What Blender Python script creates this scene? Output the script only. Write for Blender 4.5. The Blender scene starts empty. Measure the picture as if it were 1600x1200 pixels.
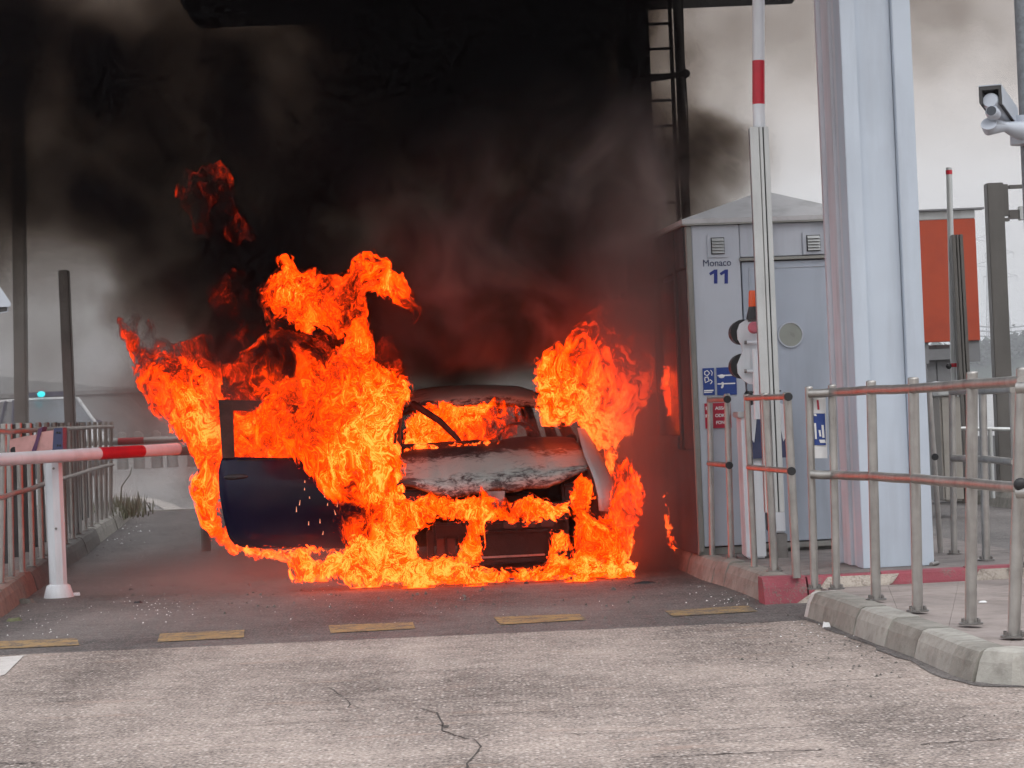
import bpy, math, random
import numpy as np
from mathutils import Vector, Matrix
S = bpy.context.scene
C = S.collection
R = math.radians
random.seed(7); rng = np.random.default_rng(11)

# ---------------------------------------------------------------- camera, world, sun, exposure
F = 3560.0; HC = 1.28; DEP = 34.0; ROLL = R(-2.4)
cam_data = bpy.data.cameras.new('camera'); cam = bpy.data.objects.new('camera', cam_data); C.objects.link(cam)
cam_data.sensor_width = 36; cam_data.lens = 36 * F / 1600; cam_data.clip_start = .1; cam_data.clip_end = 6000
RM = Matrix.Rotation(R(90) + math.atan(DEP / F), 3, 'X') @ Matrix.Rotation(ROLL, 3, 'Z')
cam.matrix_world = Matrix.Translation((0, 0, HC)) @ RM.to_4x4()
S.camera = cam

world = bpy.data.worlds.new('World'); S.world = world; world.use_nodes = True
wt = world.node_tree; wt.nodes.clear()
def wn(t, **k):
    n = wt.nodes.new(t)
    for a, b in k.items(): setattr(n, a, b)
    return n
wo = wn('ShaderNodeOutputWorld'); wb = wn('ShaderNodeBackground'); wb.inputs['Strength'].default_value = .1
sky = wn('ShaderNodeTexSky', sky_type='NISHITA', sun_disc=False)
sky.sun_elevation = R(48); sky.sun_rotation = R(200)
wc = wn('ShaderNodeTexCoord'); ws = wn('ShaderNodeSeparateXYZ'); wr = wn('ShaderNodeValToRGB'); wm = wn('ShaderNodeMix', data_type='RGBA')
wt.links.new(wc.outputs['Generated'], ws.inputs[0])
wno = wn('ShaderNodeTexNoise'); wno.inputs['Scale'].default_value = 2.2; wno.inputs['Detail'].default_value = 4
wt.links.new(wc.outputs['Generated'], wno.inputs['Vector'])
wa = wn('ShaderNodeMath', operation='MULTIPLY_ADD'); wa.inputs[1].default_value = .12; wa.inputs[2].default_value = -.06
wt.links.new(wno.outputs['Fac'], wa.inputs[0])
wd = wn('ShaderNodeMath', operation='ADD'); wt.links.new(ws.outputs['Z'], wd.inputs[0]); wt.links.new(wa.outputs[0], wd.inputs[1])
wt.links.new(wd.outputs[0], wr.inputs[0])
e = wr.color_ramp.elements
e[0].position = 0; e[0].color = (7.4, 7.8, 8.4, 1)
e[1].position = .12; e[1].color = (8.9, 8.0, 7.4, 1)
x = e.new(.45); x.color = (14, 14.1, 14.8, 1)
x = e.new(1.0); x.color = (19, 19.6, 20.6, 1)
wm.inputs['Factor'].default_value = .88
wt.links.new(sky.outputs[0], wm.inputs['A']); wt.links.new(wr.outputs[0], wm.inputs['B'])
wt.links.new(wm.outputs['Result'], wb.inputs['Color']); wt.links.new(wb.outputs[0], wo.inputs['Surface'])
sd = bpy.data.lights.new('sun', 'SUN'); sun = bpy.data.objects.new('sun', sd); C.objects.link(sun)
sd.energy = 1.1; sd.angle = R(25); sd.color = (1, .96, .9)
sun.rotation_euler = (R(42), 0, R(20))
sun['kind'] = 'helper'
S.view_settings.view_transform = 'Standard'; S.view_settings.look = 'None'
S.view_settings.exposure = 0; S.view_settings.gamma = 1; S.view_settings.use_curve_mapping = False
cy = S.cycles
cy.use_denoising = True; cy.max_bounces = 5; cy.diffuse_bounces = 2; cy.glossy_bounces = 3
cy.transmission_bounces = 4; cy.volume_bounces = 0; cy.transparent_max_bounces = 16
cy.sample_clamp_indirect = 4; cy.use_adaptive_sampling = True; cy.adaptive_threshold = .035
cy.caustics_reflective = False; cy.caustics_refractive = False
cy.volume_step_rate = 3.5; cy.volume_max_steps = 128

# ---------------------------------------------------------------- pixel of the photograph -> place in the world
CP = Vector((0, 0, HC))
def ray(px, py): return RM @ Vector(((px - 800) / F, -(py - 600) / F, -1))
def at(px, py, Y):
    d = ray(px, py); return CP + d * (Y / d.y)
def G(px, py, z=0.0):
    d = ray(px, py); return CP + d * ((z - HC) / d.z)
def onp(px, py, p0, n):
    d = ray(px, py); return CP + d * ((p0 - CP).dot(n) / d.dot(n))
LA = R(6.2)
LD = Vector((-math.sin(LA), math.cos(LA), 0)); LE = Vector((math.cos(LA), math.sin(LA), 0)); UP = Vector((0, 0, 1))

# ---------------------------------------------------------------- materials
def newmat(name):
    m = bpy.data.materials.new(name); m.use_nodes = True
    return m, m.node_tree, m.node_tree.nodes['Principled BSDF']
def nd(nt, t, ins=None, **k):
    n = nt.nodes.new(t)
    for a, b in k.items(): setattr(n, a, b)
    for a, b in (ins or {}).items():
        s = n.inputs[a]
        if hasattr(b, 'is_output') or isinstance(b, bpy.types.NodeSocket): nt.links.new(b, s)
        else: s.default_value = b
    return n
def mth(nt, op, a, b=0.0, c=0.0, clamp=False):
    n = nt.nodes.new('ShaderNodeMath'); n.operation = op; n.use_clamp = clamp
    for i, v in enumerate((a, b, c)):
        if isinstance(v, bpy.types.NodeSocket): nt.links.new(v, n.inputs[i])
        else: n.inputs[i].default_value = v
    return n.outputs[0]
def ramp(nt, fac, stops, interp='LINEAR'):
    n = nt.nodes.new('ShaderNodeValToRGB'); n.color_ramp.interpolation = interp
    els = n.color_ramp.elements
    els[0].position, els[0].color = stops[0][0], (*stops[0][1], 1)
    els[1].position, els[1].color = stops[-1][0], (*stops[-1][1], 1)
    for p, c in stops[1:-1]:
        q = els.new(p); q.color = (*c, 1)
    nt.links.new(fac, n.inputs[0]); return n.outputs[0]
def mix(nt, f, a, b):
    n = nt.nodes.new('ShaderNodeMix'); n.data_type = 'RGBA'
    for k, v in (('Factor', f), ('A', a), ('B', b)):
        if isinstance(v, bpy.types.NodeSocket): nt.links.new(v, n.inputs[k])
        else: n.inputs[k].default_value = v if k == 'Factor' else (*v, 1)
    return n.outputs['Result']
def noise(nt, vec, scale, detail=3, rough=.5, dist=0.0, out=0):
    return nd(nt, 'ShaderNodeTexNoise', {'Vector': vec, 'Scale': scale, 'Detail': detail, 'Roughness': rough, 'Distortion': dist}).outputs[out]
def coords(nt): return nd(nt, 'ShaderNodeTexCoord').outputs['Object']
def stretch(nt, v, s): return nd(nt, 'ShaderNodeMapping', {'Vector': v, 'Scale': s}).outputs[0]

def M(name, col, rough=.6, metal=0, var=.12, vscale=3.0, dirt=None, dirtamt=.0, bump=.0, bscale=40.0, spec=.5, streak=0.0, world=True):
    m, nt, b = newmat(name)
    co = nd(nt, 'ShaderNodeNewGeometry').outputs['Position']
    n = noise(nt, co, vscale, 5, .6)
    f = ramp(nt, n, [(.3, (0, 0, 0)), (.7, (1, 1, 1))])
    lo = tuple(c * (1 - var) for c in col); hi = tuple(min(1, c * (1 + var)) for c in col)
    c = mix(nt, f, lo, hi)
    if dirt:
        n2 = noise(nt, co, vscale * 2.3, 6, .65)
        if streak:
            n2 = noise(nt, stretch(nt, co, (1, 1, .12)), vscale * streak, 5, .6)
        d = mth(nt, 'MULTIPLY', ramp(nt, n2, [(.48, (0, 0, 0)), (.72, (1, 1, 1))]), dirtamt)
        c = mix(nt, d, c, dirt)
    nt.links.new(c, b.inputs['Base Color'])
    b.inputs['Metallic'].default_value = metal
    r = mth(nt, 'MULTIPLY_ADD', n, .25, rough - .12, clamp=True); nt.links.new(r, b.inputs['Roughness'])
    b.inputs['Specular IOR Level'].default_value = spec
    if bump:
        bn = nd(nt, 'ShaderNodeBump', {'Height': noise(nt, co, bscale, 4, .6), 'Strength': bump, 'Distance': .01})
        nt.links.new(bn.outputs[0], b.inputs['Normal'])
    return m

def asphalt(name, c0, c1, stone, amount, brush=0.0, stain=None, rgh=.85):
    m, nt, b = newmat(name)
    co = nd(nt, 'ShaderNodeNewGeometry').outputs['Position']
    big = noise(nt, co, .55, 4, .6); mid = noise(nt, co, 5, 5, .65)
    fine = noise(nt, co, 75, 3, .6)
    br = noise(nt, stretch(nt, co, (.9, 9, 1)), 2.4, 5, .65)
    f = mth(nt, 'ADD', mth(nt, 'MULTIPLY', big, .7), mth(nt, 'MULTIPLY', mid, .35))
    f = mth(nt, 'ADD', f, mth(nt, 'MULTIPLY', mth(nt, 'SUBTRACT', br, .5), brush))
    f = mth(nt, 'ADD', f, mth(nt, 'MULTIPLY', mth(nt, 'SUBTRACT', fine, .5), 1.1))
    tr = noise(nt, stretch(nt, co, (1.15, .10, 1)), 1.0, 3, .5)
    f = mth(nt, 'ADD', f, mth(nt, 'MULTIPLY', mth(nt, 'SUBTRACT', tr, .5), .65))
    c = ramp(nt, f, [(.28, c0), (.78, c1)])
    vor = nd(nt, 'ShaderNodeTexVoronoi', {'Vector': co, 'Scale': 52.0, 'Randomness': 1.0})
    pick = ramp(nt, nd(nt, 'ShaderNodeSeparateColor', {'Color': vor.outputs['Color']}).outputs[0], [(.55, (0, 0, 0)), (.95, (1, 1, 1))])
    rad = ramp(nt, vor.outputs['Distance'], [(.25, (1, 1, 1)), (.5, (0, 0, 0))])
    st = mth(nt, 'MULTIPLY', mth(nt, 'MULTIPLY', pick, rad), amount)
    c = mix(nt, st, c, stone)
    pick2 = ramp(nt, nd(nt, 'ShaderNodeSeparateColor', {'Color': vor.outputs['Color']}).outputs[1], [(.72, (0, 0, 0)), (.9, (1, 1, 1))])
    c = mix(nt, mth(nt, 'MULTIPLY', mth(nt, 'MULTIPLY', pick2, rad), amount * .7), c, tuple(v * .35 for v in c0))
    if stain:
        ns = noise(nt, stretch(nt, co, (1, 4, 1)), 1.3, 4, .6)
        c = mix(nt, mth(nt, 'MULTIPLY', ramp(nt, ns, [(.6, (0, 0, 0)), (.72, (1, 1, 1))]), .45), c, stain)
    nt.links.new(c, b.inputs['Base Color']); b.inputs['Roughness'].default_value = rgh
    b.inputs['Specular IOR Level'].default_value = .35
    h = mth(nt, 'ADD', fine, mth(nt, 'MULTIPLY', st, .8))
    h = mth(nt, 'ADD', h, mth(nt, 'MULTIPLY', br, brush * 1.2))
    bn = nd(nt, 'ShaderNodeBump', {'Height': h, 'Strength': .55, 'Distance': .012})
    nt.links.new(bn.outputs[0], b.inputs['Normal'])
    return m

def emis(name, col, s):
    m, nt, b = newmat(name); b.inputs['Base Color'].default_value = (*col, 1)
    b.inputs['Emission Color'].default_value = (*col, 1); b.inputs['Emission Strength'].default_value = s
    return m

mt = {}
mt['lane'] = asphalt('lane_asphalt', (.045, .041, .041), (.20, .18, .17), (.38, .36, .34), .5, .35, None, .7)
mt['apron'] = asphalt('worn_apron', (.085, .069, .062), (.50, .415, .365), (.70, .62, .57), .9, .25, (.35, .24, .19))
mt['plaza'] = asphalt('plaza_concrete', (.27, .27, .27), (.36, .355, .35), (.4, .4, .4), .2, .2)
mt['rlane'] = asphalt('side_lane_asphalt', (.09, .09, .095), (.18, .18, .185), (.3, .3, .3), .3, .2)
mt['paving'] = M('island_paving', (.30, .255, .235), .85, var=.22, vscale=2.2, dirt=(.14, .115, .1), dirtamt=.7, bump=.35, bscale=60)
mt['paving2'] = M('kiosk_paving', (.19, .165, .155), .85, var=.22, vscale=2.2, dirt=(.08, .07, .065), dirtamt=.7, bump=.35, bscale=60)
mt['kerb'] = M('kerb_concrete', (.27, .255, .225), .8, var=.25, vscale=5, dirt=(.13, .12, .1), dirtamt=.75, bump=.35, bscale=70)
mt['kerb2'] = M('kerb_concrete_pale', (.36, .345, .31), .8, var=.22, vscale=6, dirt=(.19, .175, .15), dirtamt=.7, bump=.35, bscale=70)
mt['kerb3'] = M('kerb_concrete_reddish', (.21, .145, .12), .85, var=.25, vscale=5, dirt=(.08, .06, .05), dirtamt=.7, bump=.4, bscale=60)
mt['kerb_dark'] = M('kerb_sooty', (.12, .11, .1), .85, var=.35, vscale=4, dirt=(.05, .05, .04), dirtamt=.8, bump=.5, bscale=40)
mt['steel'] = M('brushed_steel', (.41, .395, .375), .50, 1, var=.16, vscale=9, dirt=(.2, .18, .165), dirtamt=.4, streak=3)
mt['steel_dark'] = M('dull_steel', (.26, .25, .24), .42, .8, var=.2, vscale=9, dirt=(.1, .09, .09), dirtamt=.4, streak=3)
mt['white'] = M('white_paint', (.70, .73, .77), .4, var=.05, vscale=4, dirt=(.42, .42, .42), dirtamt=.4, streak=2.2)
mt['red'] = M('red_paint', (.50, .012, .03), .4, var=.12, vscale=6, dirt=(.3, .02, .03), dirtamt=.4)
mt['alu'] = M('grey_aluminium', (.52, .54, .54), .4, .35, var=.1, vscale=3, dirt=(.36, .36, .35), dirtamt=.5, streak=3)
mt['bluewhite'] = M('pale_blue_column_paint', (.53, .60, .685), .42, var=.045, vscale=2.2, dirt=(.30, .33, .38), dirtamt=.32, streak=2.5, bump=.04, bscale=3)
mt['bluewhite2'] = M('pale_lilac_column_paint', (.62, .635, .69), .5, var=.06, vscale=3, dirt=(.28, .28, .31), dirtamt=.4, streak=2.5)
mt['kiosk'] = M('kiosk_grey_blue_paint', (.48, .515, .575), .45, var=.07, vscale=1.6, dirt=(.19, .2, .235), dirtamt=.45, streak=1.8, bump=.05, bscale=4)
mt['kioskdoor'] = M('kiosk_door_paint', (.395, .445, .52), .42, var=.06, vscale=1.6, dirt=(.17, .19, .23), dirtamt=.5, streak=1.6, bump=.05, bscale=4)
mt['kioskroof'] = M('kiosk_roof_grey', (.50, .50, .51), .55, var=.08, vscale=2, dirt=(.2, .2, .2), dirtamt=.45)
mt['kiosktrim'] = M('kiosk_beige_trim', (.27, .27, .25), .5, var=.12, vscale=3, dirt=(.1, .09, .08), dirtamt=.6, streak=2)
mt['soot'] = M('scorched_panel', (.045, .04, .043), .7, var=.35, vscale=2.5, dirt=(.10, .09, .095), dirtamt=.6, streak=2)
mt['black'] = M('black_rubber', (.015, .015, .017), .5, var=.3)
mt['darkglass'] = M('dark_glass', (.03, .035, .045), .12, var=.2)
mt['carglass'] = M('greyish_car_glass', (.13, .16, .19), .12, var=.3, vscale=1.5)
mt['frost'] = M('round_window_glass', (.29, .31, .28), .3, var=.12, vscale=8)
mt['orangeplastic'] = M('orange_beacon', (.72, .09, .015), .35, var=.1)
mt['pink'] = M('faded_pink_lens', (.5, .13, .17), .4, var=.15, vscale=20)
mt['pinkbox'] = M('pinkish_box', (.62, .33, .31), .55, var=.1, vscale=6, dirt=(.3, .15, .13), dirtamt=.4)
mt['strap'] = M('purple_strap', (.10, .04, .10), .7, var=.2)
mt['navy'] = M('navy_plastic', (.045, .055, .12), .5, var=.2)
mt['bluesign'] = M('blue_sign', (.02, .055, .25), .45, var=.06)
mt['redsign'] = M('red_sign', (.45, .02, .05), .45, var=.06)
mt['print'] = M('white_print', (.8, .8, .8), .5, var=.02)
mt['bluetext'] = M('blue_lettering', (.015, .03, .21), .5, var=.02)
mt['darktext'] = M('dark_lettering', (.03, .04, .10), .5, var=.02)
mt['orange'] = M('orange_sign_sheet', (.42, .058, .02), .55, var=.07, vscale=1.2, dirt=(.24, .03, .015), dirtamt=.4)
mt['greyframe'] = M('grey_frame', (.19, .195, .205), .5, var=.1, dirt=(.1, .1, .1), dirtamt=.3)
mt['brownpole'] = M('brown_grey_pole', (.115, .108, .10), .5, var=.14, vscale=2, dirt=(.07, .065, .06), dirtamt=.5, streak=2)
mt['galv'] = M('galvanised_pole', (.20, .225, .245), .5, .2, var=.25, vscale=26, dirt=(.12, .13, .14), dirtamt=.5)
mt['greypole'] = M('grey_post', (.27, .265, .26), .5, var=.1, vscale=3, dirt=(.17, .165, .16), dirtamt=.5, streak=2)
mt['beige'] = M('beige_cabinet', (.33, .31, .28), .5, var=.08, dirt=(.2, .19, .17), dirtamt=.4)
mt['camwhite'] = M('camera_housing', (.42, .46, .52), .3, var=.06)
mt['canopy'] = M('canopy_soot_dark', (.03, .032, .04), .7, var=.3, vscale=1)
mt['darksteel'] = M('sooted_steel', (.05, .05, .052), .6, .2, var=.3)
mt['yellow'] = None
mt['veg'] = M('far_foliage', (.035, .05, .035), .9, var=.5, vscale=.6)
mt['hill'] = M('far_hill', (.13, .15, .15), .9, var=.2, vscale=.02)
mt['grass'] = M('dry_grass', (.11, .115, .06), .9, var=.45, vscale=14)
mt['wall'] = M('far_wall_grey', (.30, .31, .32), .8, var=.08, vscale=.6)

def worn(name, paint, base, wear=.5, sc=9):
    m, nt, b = newmat(name)
    co = nd(nt, 'ShaderNodeNewGeometry').outputs['Position']
    n = mth(nt, 'ADD', mth(nt, 'MULTIPLY', noise(nt, co, sc, 5, .7), .6), mth(nt, 'MULTIPLY', noise(nt, co, 80, 3, .6), .4))
    f = ramp(nt, n, [(wear - .07, (1, 1, 1)), (wear + .06, (0, 0, 0))])
    c0 = ramp(nt, noise(nt, co, 70, 3, .6), [(.3, tuple(v * .45 for v in base)), (.7, base)])
    pc = ramp(nt, noise(nt, co, 4, 4, .6), [(.3, tuple(v * .7 for v in paint)), (.7, paint)])
    nt.links.new(mix(nt, f, c0, pc), b.inputs['Base Color']); b.inputs['Roughness'].default_value = .75
    bn = nd(nt, 'ShaderNodeBump', {'Height': noise(nt, co, 70, 3, .6), 'Strength': .5, 'Distance': .01})
    nt.links.new(bn.outputs[0], b.inputs['Normal'])
    return m
mt['yellow'] = worn('worn_yellow_paint', (.40, .26, .11), (.15, .13, .115), .525)
mt['yellowpatchy'] = worn('patchy_yellow_paint', (.36, .24, .10), (.16, .14, .12), .5)
mt['roadwhite'] = worn('worn_white_paint', (.66, .63, .6), (.3, .27, .25), .62)
mt['kerbred'] = worn('worn_red_kerb_paint', (.36, .075, .10), (.26, .20, .18), .58, 6)
mt['kerbwhite'] = worn('worn_cream_kerb_paint', (.52, .46, .40), (.30, .25, .21), .55, 6)

# ---------------------------------------------------------------- mesh builders
class MB:
    def __init__(s): s.v = []; s.f = []; s.mi = []; s.sm = []
    def add(s, vs, fs, mi=0, smooth=False):
        o = len(s.v); s.v += [tuple(v) for v in vs]
        for f in fs: s.f.append(tuple(i + o for i in f)); s.mi.append(mi); s.sm.append(smooth)
        return s
    def box(s, c, size, ex=Vector((1, 0, 0)), ey=Vector((0, 1, 0)), ez=UP, mi=0, bev=0.0):
        c = Vector(c); hx, hy, hz = (d / 2 for d in size)
        if bev <= 0:
            vs = [c + ex * (a * hx) + ey * (b * hy) + ez * (d * hz) for a in (-1, 1) for b in (-1, 1) for d in (-1, 1)]
            return s.add(vs, [(0, 1, 3, 2), (4, 6, 7, 5), (0, 4, 5, 1), (2, 3, 7, 6), (0, 2, 6, 4), (1, 5, 7, 3)], mi)
        import bmesh
        bm = bmesh.new(); bmesh.ops.create_cube(bm, size=1)
        for v in bm.verts: v.co = Vector((v.co.x * 2 * hx, v.co.y * 2 * hy, v.co.z * 2 * hz))
        bmesh.ops.bevel(bm, geom=bm.edges[:] , offset=bev, segments=2, affect='EDGES')
        bm.verts.index_update()
        vs = [c + ex * v.co.x + ey * v.co.y + ez * v.co.z for v in bm.verts]
        fs = [tuple(v.index for v in f.verts) for f in bm.faces]; bm.free()
        return s.add(vs, fs, mi)
    def tube(s, pts, r, n=12, caps=True, mi=0, smooth=True):
        pts = [Vector(p) for p in pts]; rs = r if isinstance(r, (list, tuple)) else [r] * len(pts)
        rings = []; prev = None
        for i, p in enumerate(pts):
            t = (pts[min(i + 1, len(pts) - 1)] - pts[max(i - 1, 0)]).normalized()
            if prev is None:
                a = Vector((0, 0, 1)) if abs(t.z) < .9 else Vector((1, 0, 0)); u = t.cross(a).normalized()
            else:
                u = (prev - t * prev.dot(t)).normalized()
            w = t.cross(u); prev = u
            rings.append([p + (u * math.cos(2 * math.pi * k / n) + w * math.sin(2 * math.pi * k / n)) * rs[i] for k in range(n)])
        vs = [v for rg in rings for v in rg]
        fs = [(i * n + k, i * n + (k + 1) % n, (i + 1) * n + (k + 1) % n, (i + 1) * n + k) for i in range(len(pts) - 1) for k in range(n)]
        s.add(vs, fs, mi, smooth)
        if caps:
            s.add(rings[0], [tuple(range(n))[::-1]], mi); s.add(rings[-1], [tuple(range(n))], mi)
        return s
    def prism(s, poly, d, mi=0):
        """closed polygon (list of Vectors) pushed along the vector d"""
        n = len(poly); d = Vector(d); vs = [Vector(p) for p in poly] + [Vector(p) + d for p in poly]
        fs = [tuple(range(n))[::-1], tuple(range(n, 2 * n))] + [(i, (i + 1) % n, n + (i + 1) % n, n + i) for i in range(n)]
        return s.add(vs, fs, mi)
    def ell(s, c, r, ex=Vector((1, 0, 0)), ey=Vector((0, 1, 0)), ez=UP, n=16, m=10, mi=0, jit=0):
        c = Vector(c); vs = []; fs = []
        for j in range(m + 1):
            th = math.pi * j / m
            for k in range(n):
                ph = 2 * math.pi * k / n; q = 1 + random.uniform(-jit, jit)
                vs.append(c + (ex * (r[0] * math.sin(th) * math.cos(ph)) + ey * (r[1] * math.sin(th) * math.sin(ph)) + ez * (r[2] * math.cos(th))) * q)
        for j in range(m):
            for k in range(n): fs.append((j * n + k, j * n + (k + 1) % n, (j + 1) * n + (k + 1) % n, (j + 1) * n + k))
        return s.add(vs, fs, mi, True)
    def build(s, name, mats, parent=None, smooth=None):
        me = bpy.data.meshes.new(name); me.from_pydata(s.v, [], s.f); me.validate()
        for m in (mats if isinstance(mats, (list, tuple)) else [mats]): me.materials.append(m)
        if len(me.polygons) == len(s.f):
            me.polygons.foreach_set('material_index', s.mi)
            me.polygons.foreach_set('use_smooth', s.sm if smooth is None else [smooth] * len(s.f))
        me.update()
        import bmesh
        bm = bmesh.new(); bm.from_mesh(me); bmesh.ops.recalc_face_normals(bm, faces=bm.faces); bm.to_mesh(me); bm.free()
        o = bpy.data.objects.new(name, me); C.objects.link(o)
        if parent is not None:
            o.parent = parent
            if parent.type == 'EMPTY': o.matrix_parent_inverse = Matrix.Translation(-parent.location)
        return o
def tag(o, label=None, cat=None, group=None, kind=None):
    for k, v in (('label', label), ('category', cat), ('group', group), ('kind', kind)):
        if v: o[k] = v
    return o
def thing(name, loc, label, cat, group=None):
    o = bpy.data.objects.new(name, None); o.empty_display_size = .2; C.objects.link(o); o.location = loc
    return tag(o, label, cat, group)
def sheet(name, poly, m, kind='structure', parent=None, label=None, uv=None):
    o = MB().add(poly, [tuple(range(len(poly)))]).build(name, m, parent)
    if parent is None: tag(o, label, None, None, kind)
    return o

# ---- numpy noise
_L3 = rng.random((64, 64, 64)).astype(np.float32)
def n3(x, y, z):
    x0 = np.floor(x).astype(int); y0 = np.floor(y).astype(int); z0 = np.floor(z).astype(int)
    fx = x - x0; fy = y - y0; fz = z - z0
    fx = fx * fx * (3 - 2 * fx); fy = fy * fy * (3 - 2 * fy); fz = fz * fz * (3 - 2 * fz)
    r = 0
    for a in (0, 1):
        wa_ = fx if a else 1 - fx
        for b in (0, 1):
            wb_ = fy if b else 1 - fy
            for c in (0, 1):
                r = r + wa_ * wb_ * (fz if c else 1 - fz) * _L3[(x0 + a) & 63, (y0 + b) & 63, (z0 + c) & 63]
    return r
def fbm(x, y, z, o=3, g=.5):
    r = 0; a = 1; t = 0
    for i in range(o):
        r = r + a * n3(x * 2 ** i + 17.3 * i, y * 2 ** i + 5.1 * i, z * 2 ** i + 9.7 * i); t += a; a *= g
    return r / t

# ================================================================ SETTING
ground = sheet('ground', [(-1500, -60, -.01), (1500, -60, -.01), (1500, 3300, -.01), (-1500, 3300, -.01)], mt['plaza'])
b0, b1 = G(0, 1025), G(1240, 971)
bd = (b1 - b0).normalized(); bL = b0 - bd * 12; bR = b0 + bd * 26
bL.z = bR.z = .004
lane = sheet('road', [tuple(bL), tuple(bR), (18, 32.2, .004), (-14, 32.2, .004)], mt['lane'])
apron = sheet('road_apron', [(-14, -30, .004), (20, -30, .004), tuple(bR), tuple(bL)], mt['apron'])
plaza = sheet('road_plaza', [(-60, 32.35, -.004), (60, 32.35, -.004), (60, 90, -.004), (-60, 90, -.004)], mt['plaza'])
MB().box((0, 32.27, .0), (30, .16, .03)).build('joint_strip', mt['kerb2'], lane)
def strip(pts, widths, z, name, m, parent):
    vs = []; fs = []
    for i, p in enumerate(pts):
        t = (pts[min(i + 1, len(pts) - 1)] - pts[max(i - 1, 0)]).normalized(); nrm = Vector((-t.y, t.x, 0)) * widths[i] / 2
        vs += [(p.x + nrm.x, p.y + nrm.y, z), (p.x - nrm.x, p.y - nrm.y, z)]
    for i in range(len(pts) - 1): fs.append((2 * i, 2 * i + 1, 2 * i + 3, 2 * i + 2))
    return MB().add(vs, fs).build(name, m, parent)
for q, patchy in ((((-6, 1004), (120, 999), (124, 1010), (-6, 1016)), 0), (((250, 992), (382, 986), (381, 998), (246, 1005)), 0),
                  (((513, 979), (645, 974), (649, 984), (517, 991)), 0), (((771, 966), (905, 961), (917, 970), (782, 978)), 0),
                  (((1038, 956), (1168, 948), (1184, 957), (1052, 965)), 1)):
    MB().add([tuple(G(a, b) + Vector((0, 0, .008))) for a, b in q], [(0, 1, 2, 3)]).build('road_marking', mt['yellowpatchy' if patchy else 'yellow'], lane)
MB().add([tuple(G(a, b) + Vector((0, 0, .008))) for a, b in ((-60, 1033), (38, 1026), (8, 1056), (-60, 1075))], [(0, 1, 2, 3)]).build('road_marking', mt['roadwhite'], apron)
arc = [G(a, b) for a, b in ((160, 776), (205, 777), (235, 782), (258, 789), (272, 797))]
strip(arc, [.25] * 5, .008, 'road_marking', mt['roadwhite'], plaza)
crackm = M('crack_shadow', (.06, .05, .045), .9, var=.3)
def crack(pts, w, parent, seed):
    rr = random.Random(seed); P = []
    for (a, b), (c, d) in zip(pts, pts[1:]):
        n = max(2, int(math.hypot(c - a, d - b) / 7))
        for k in range(n):
            t = k / n; P.append(G(a + (c - a) * t + rr.uniform(-2.5, 2.5), b + (d - b) * t + rr.uniform(-1.2, 1.2)))
    strip(P, [w * rr.uniform(.25, 1.3) for _ in P], .0065, 'crack', crackm, parent)
crack([(513, 1075), (528, 1086), (540, 1092), (546, 1104), (541, 1111)], .005, apron, 1)
crack([(655, 1109), (682, 1116), (692, 1134), (690, 1143), (712, 1152), (742, 1158), (752, 1168), (745, 1176), (730, 1194), (726, 1215)], .008, apron, 2)
crack([(686, 1134), (696, 1137), (703, 1141)], .022, apron, 3)
crack([(470, 1112), (540, 1111)], .006, apron, 4)
crack([(540, 1058), (640, 1053), (760, 1046)], .006, apron, 5)
crack([(1155, 976), (1190, 974), (1225, 972)], .02, lane, 6)
crack([(1020, 1186), (1120, 1181), (1290, 1173)], .012, apron, 7)
crack([(1440, 1165), (1600, 1155)], .012, apron, 8)
crack([(860, 1033), (1000, 1027), (1190, 1020)], .007, apron, 9)
crack([(0, 1196), (60, 1194)], .015, apron, 10)
crack([(300, 1140), (700, 1122), (1100, 1100)], .005, apron, 13)
crack([(0, 1066), (200, 1060), (420, 1048)], .005, apron, 14)
crack([(880, 1150), (1200, 1140), (1560, 1118)], .006, apron, 15)
crack([(1000, 1085), (1300, 1066), (1420, 1060)], .006, apron, 16)
crack([(150, 843), (240, 836), (340, 833)], .03, lane, 12)

def kerb(name, line, h, w, mats, side=1, steplen=1.0, joints=None, tail=None):
    """separate kerb stones, each its own mesh, along a line of world points"""
    root = bpy.data.objects.new(name, None); C.objects.link(root); root.location = line[0]; root['kind'] = 'structure'
    L = [0]
    for a, b in zip(line, line[1:]): L.append(L[-1] + (b - a).length)
    def pt(d):
        for i in range(len(L) - 1):
            if d <= L[i + 1] or i == len(L) - 2:
                t = (d - L[i]) / max(1e-6, L[i + 1] - L[i]); return line[i].lerp(line[i + 1], t)
    def nrm(d):
        t = (pt(min(L[-1], d + .12)) - pt(max(0, d - .12))).normalized(); return Vector((-t.y, t.x, 0)) * side
    js = joints or [steplen * k for k in range(int(L[-1] / steplen) + 1)] + [L[-1]]
    for k, (a, b) in enumerate(zip(js, js[1:])):
        if b - a < .05: continue
        a2, b2 = a + .006, b - .006; hh = h + random.uniform(-.008, .008); off = random.uniform(-.008, .008)
        n = max(1, int((b2 - a2) / .15)); prof = [(.0, 0), (.025, hh * .62), (.05, hh * .93), (.075, hh), (w, hh), (w, 0)]
        vs = []; fs = []
        for i in range(n + 1):
            d = a2 + (b2 - a2) * i / n; p = pt(d); q = nrm(d)
            for u, z in prof: vs.append(p + q * (u + off) + UP * (z - .0))
        m = len(prof)
        for i in range(n):
            for j in range(m - 1): fs.append((i * m + j, i * m + j + 1, (i + 1) * m + j + 1, (i + 1) * m + j))
        fs.append(tuple(range(m))); fs.append(tuple(n * m + j for j in range(m))[::-1])
        mm = mats(k) if callable(mats) else mats
        MB().add(vs, fs).build('kerb_stone', mm, root)
    return root
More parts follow.
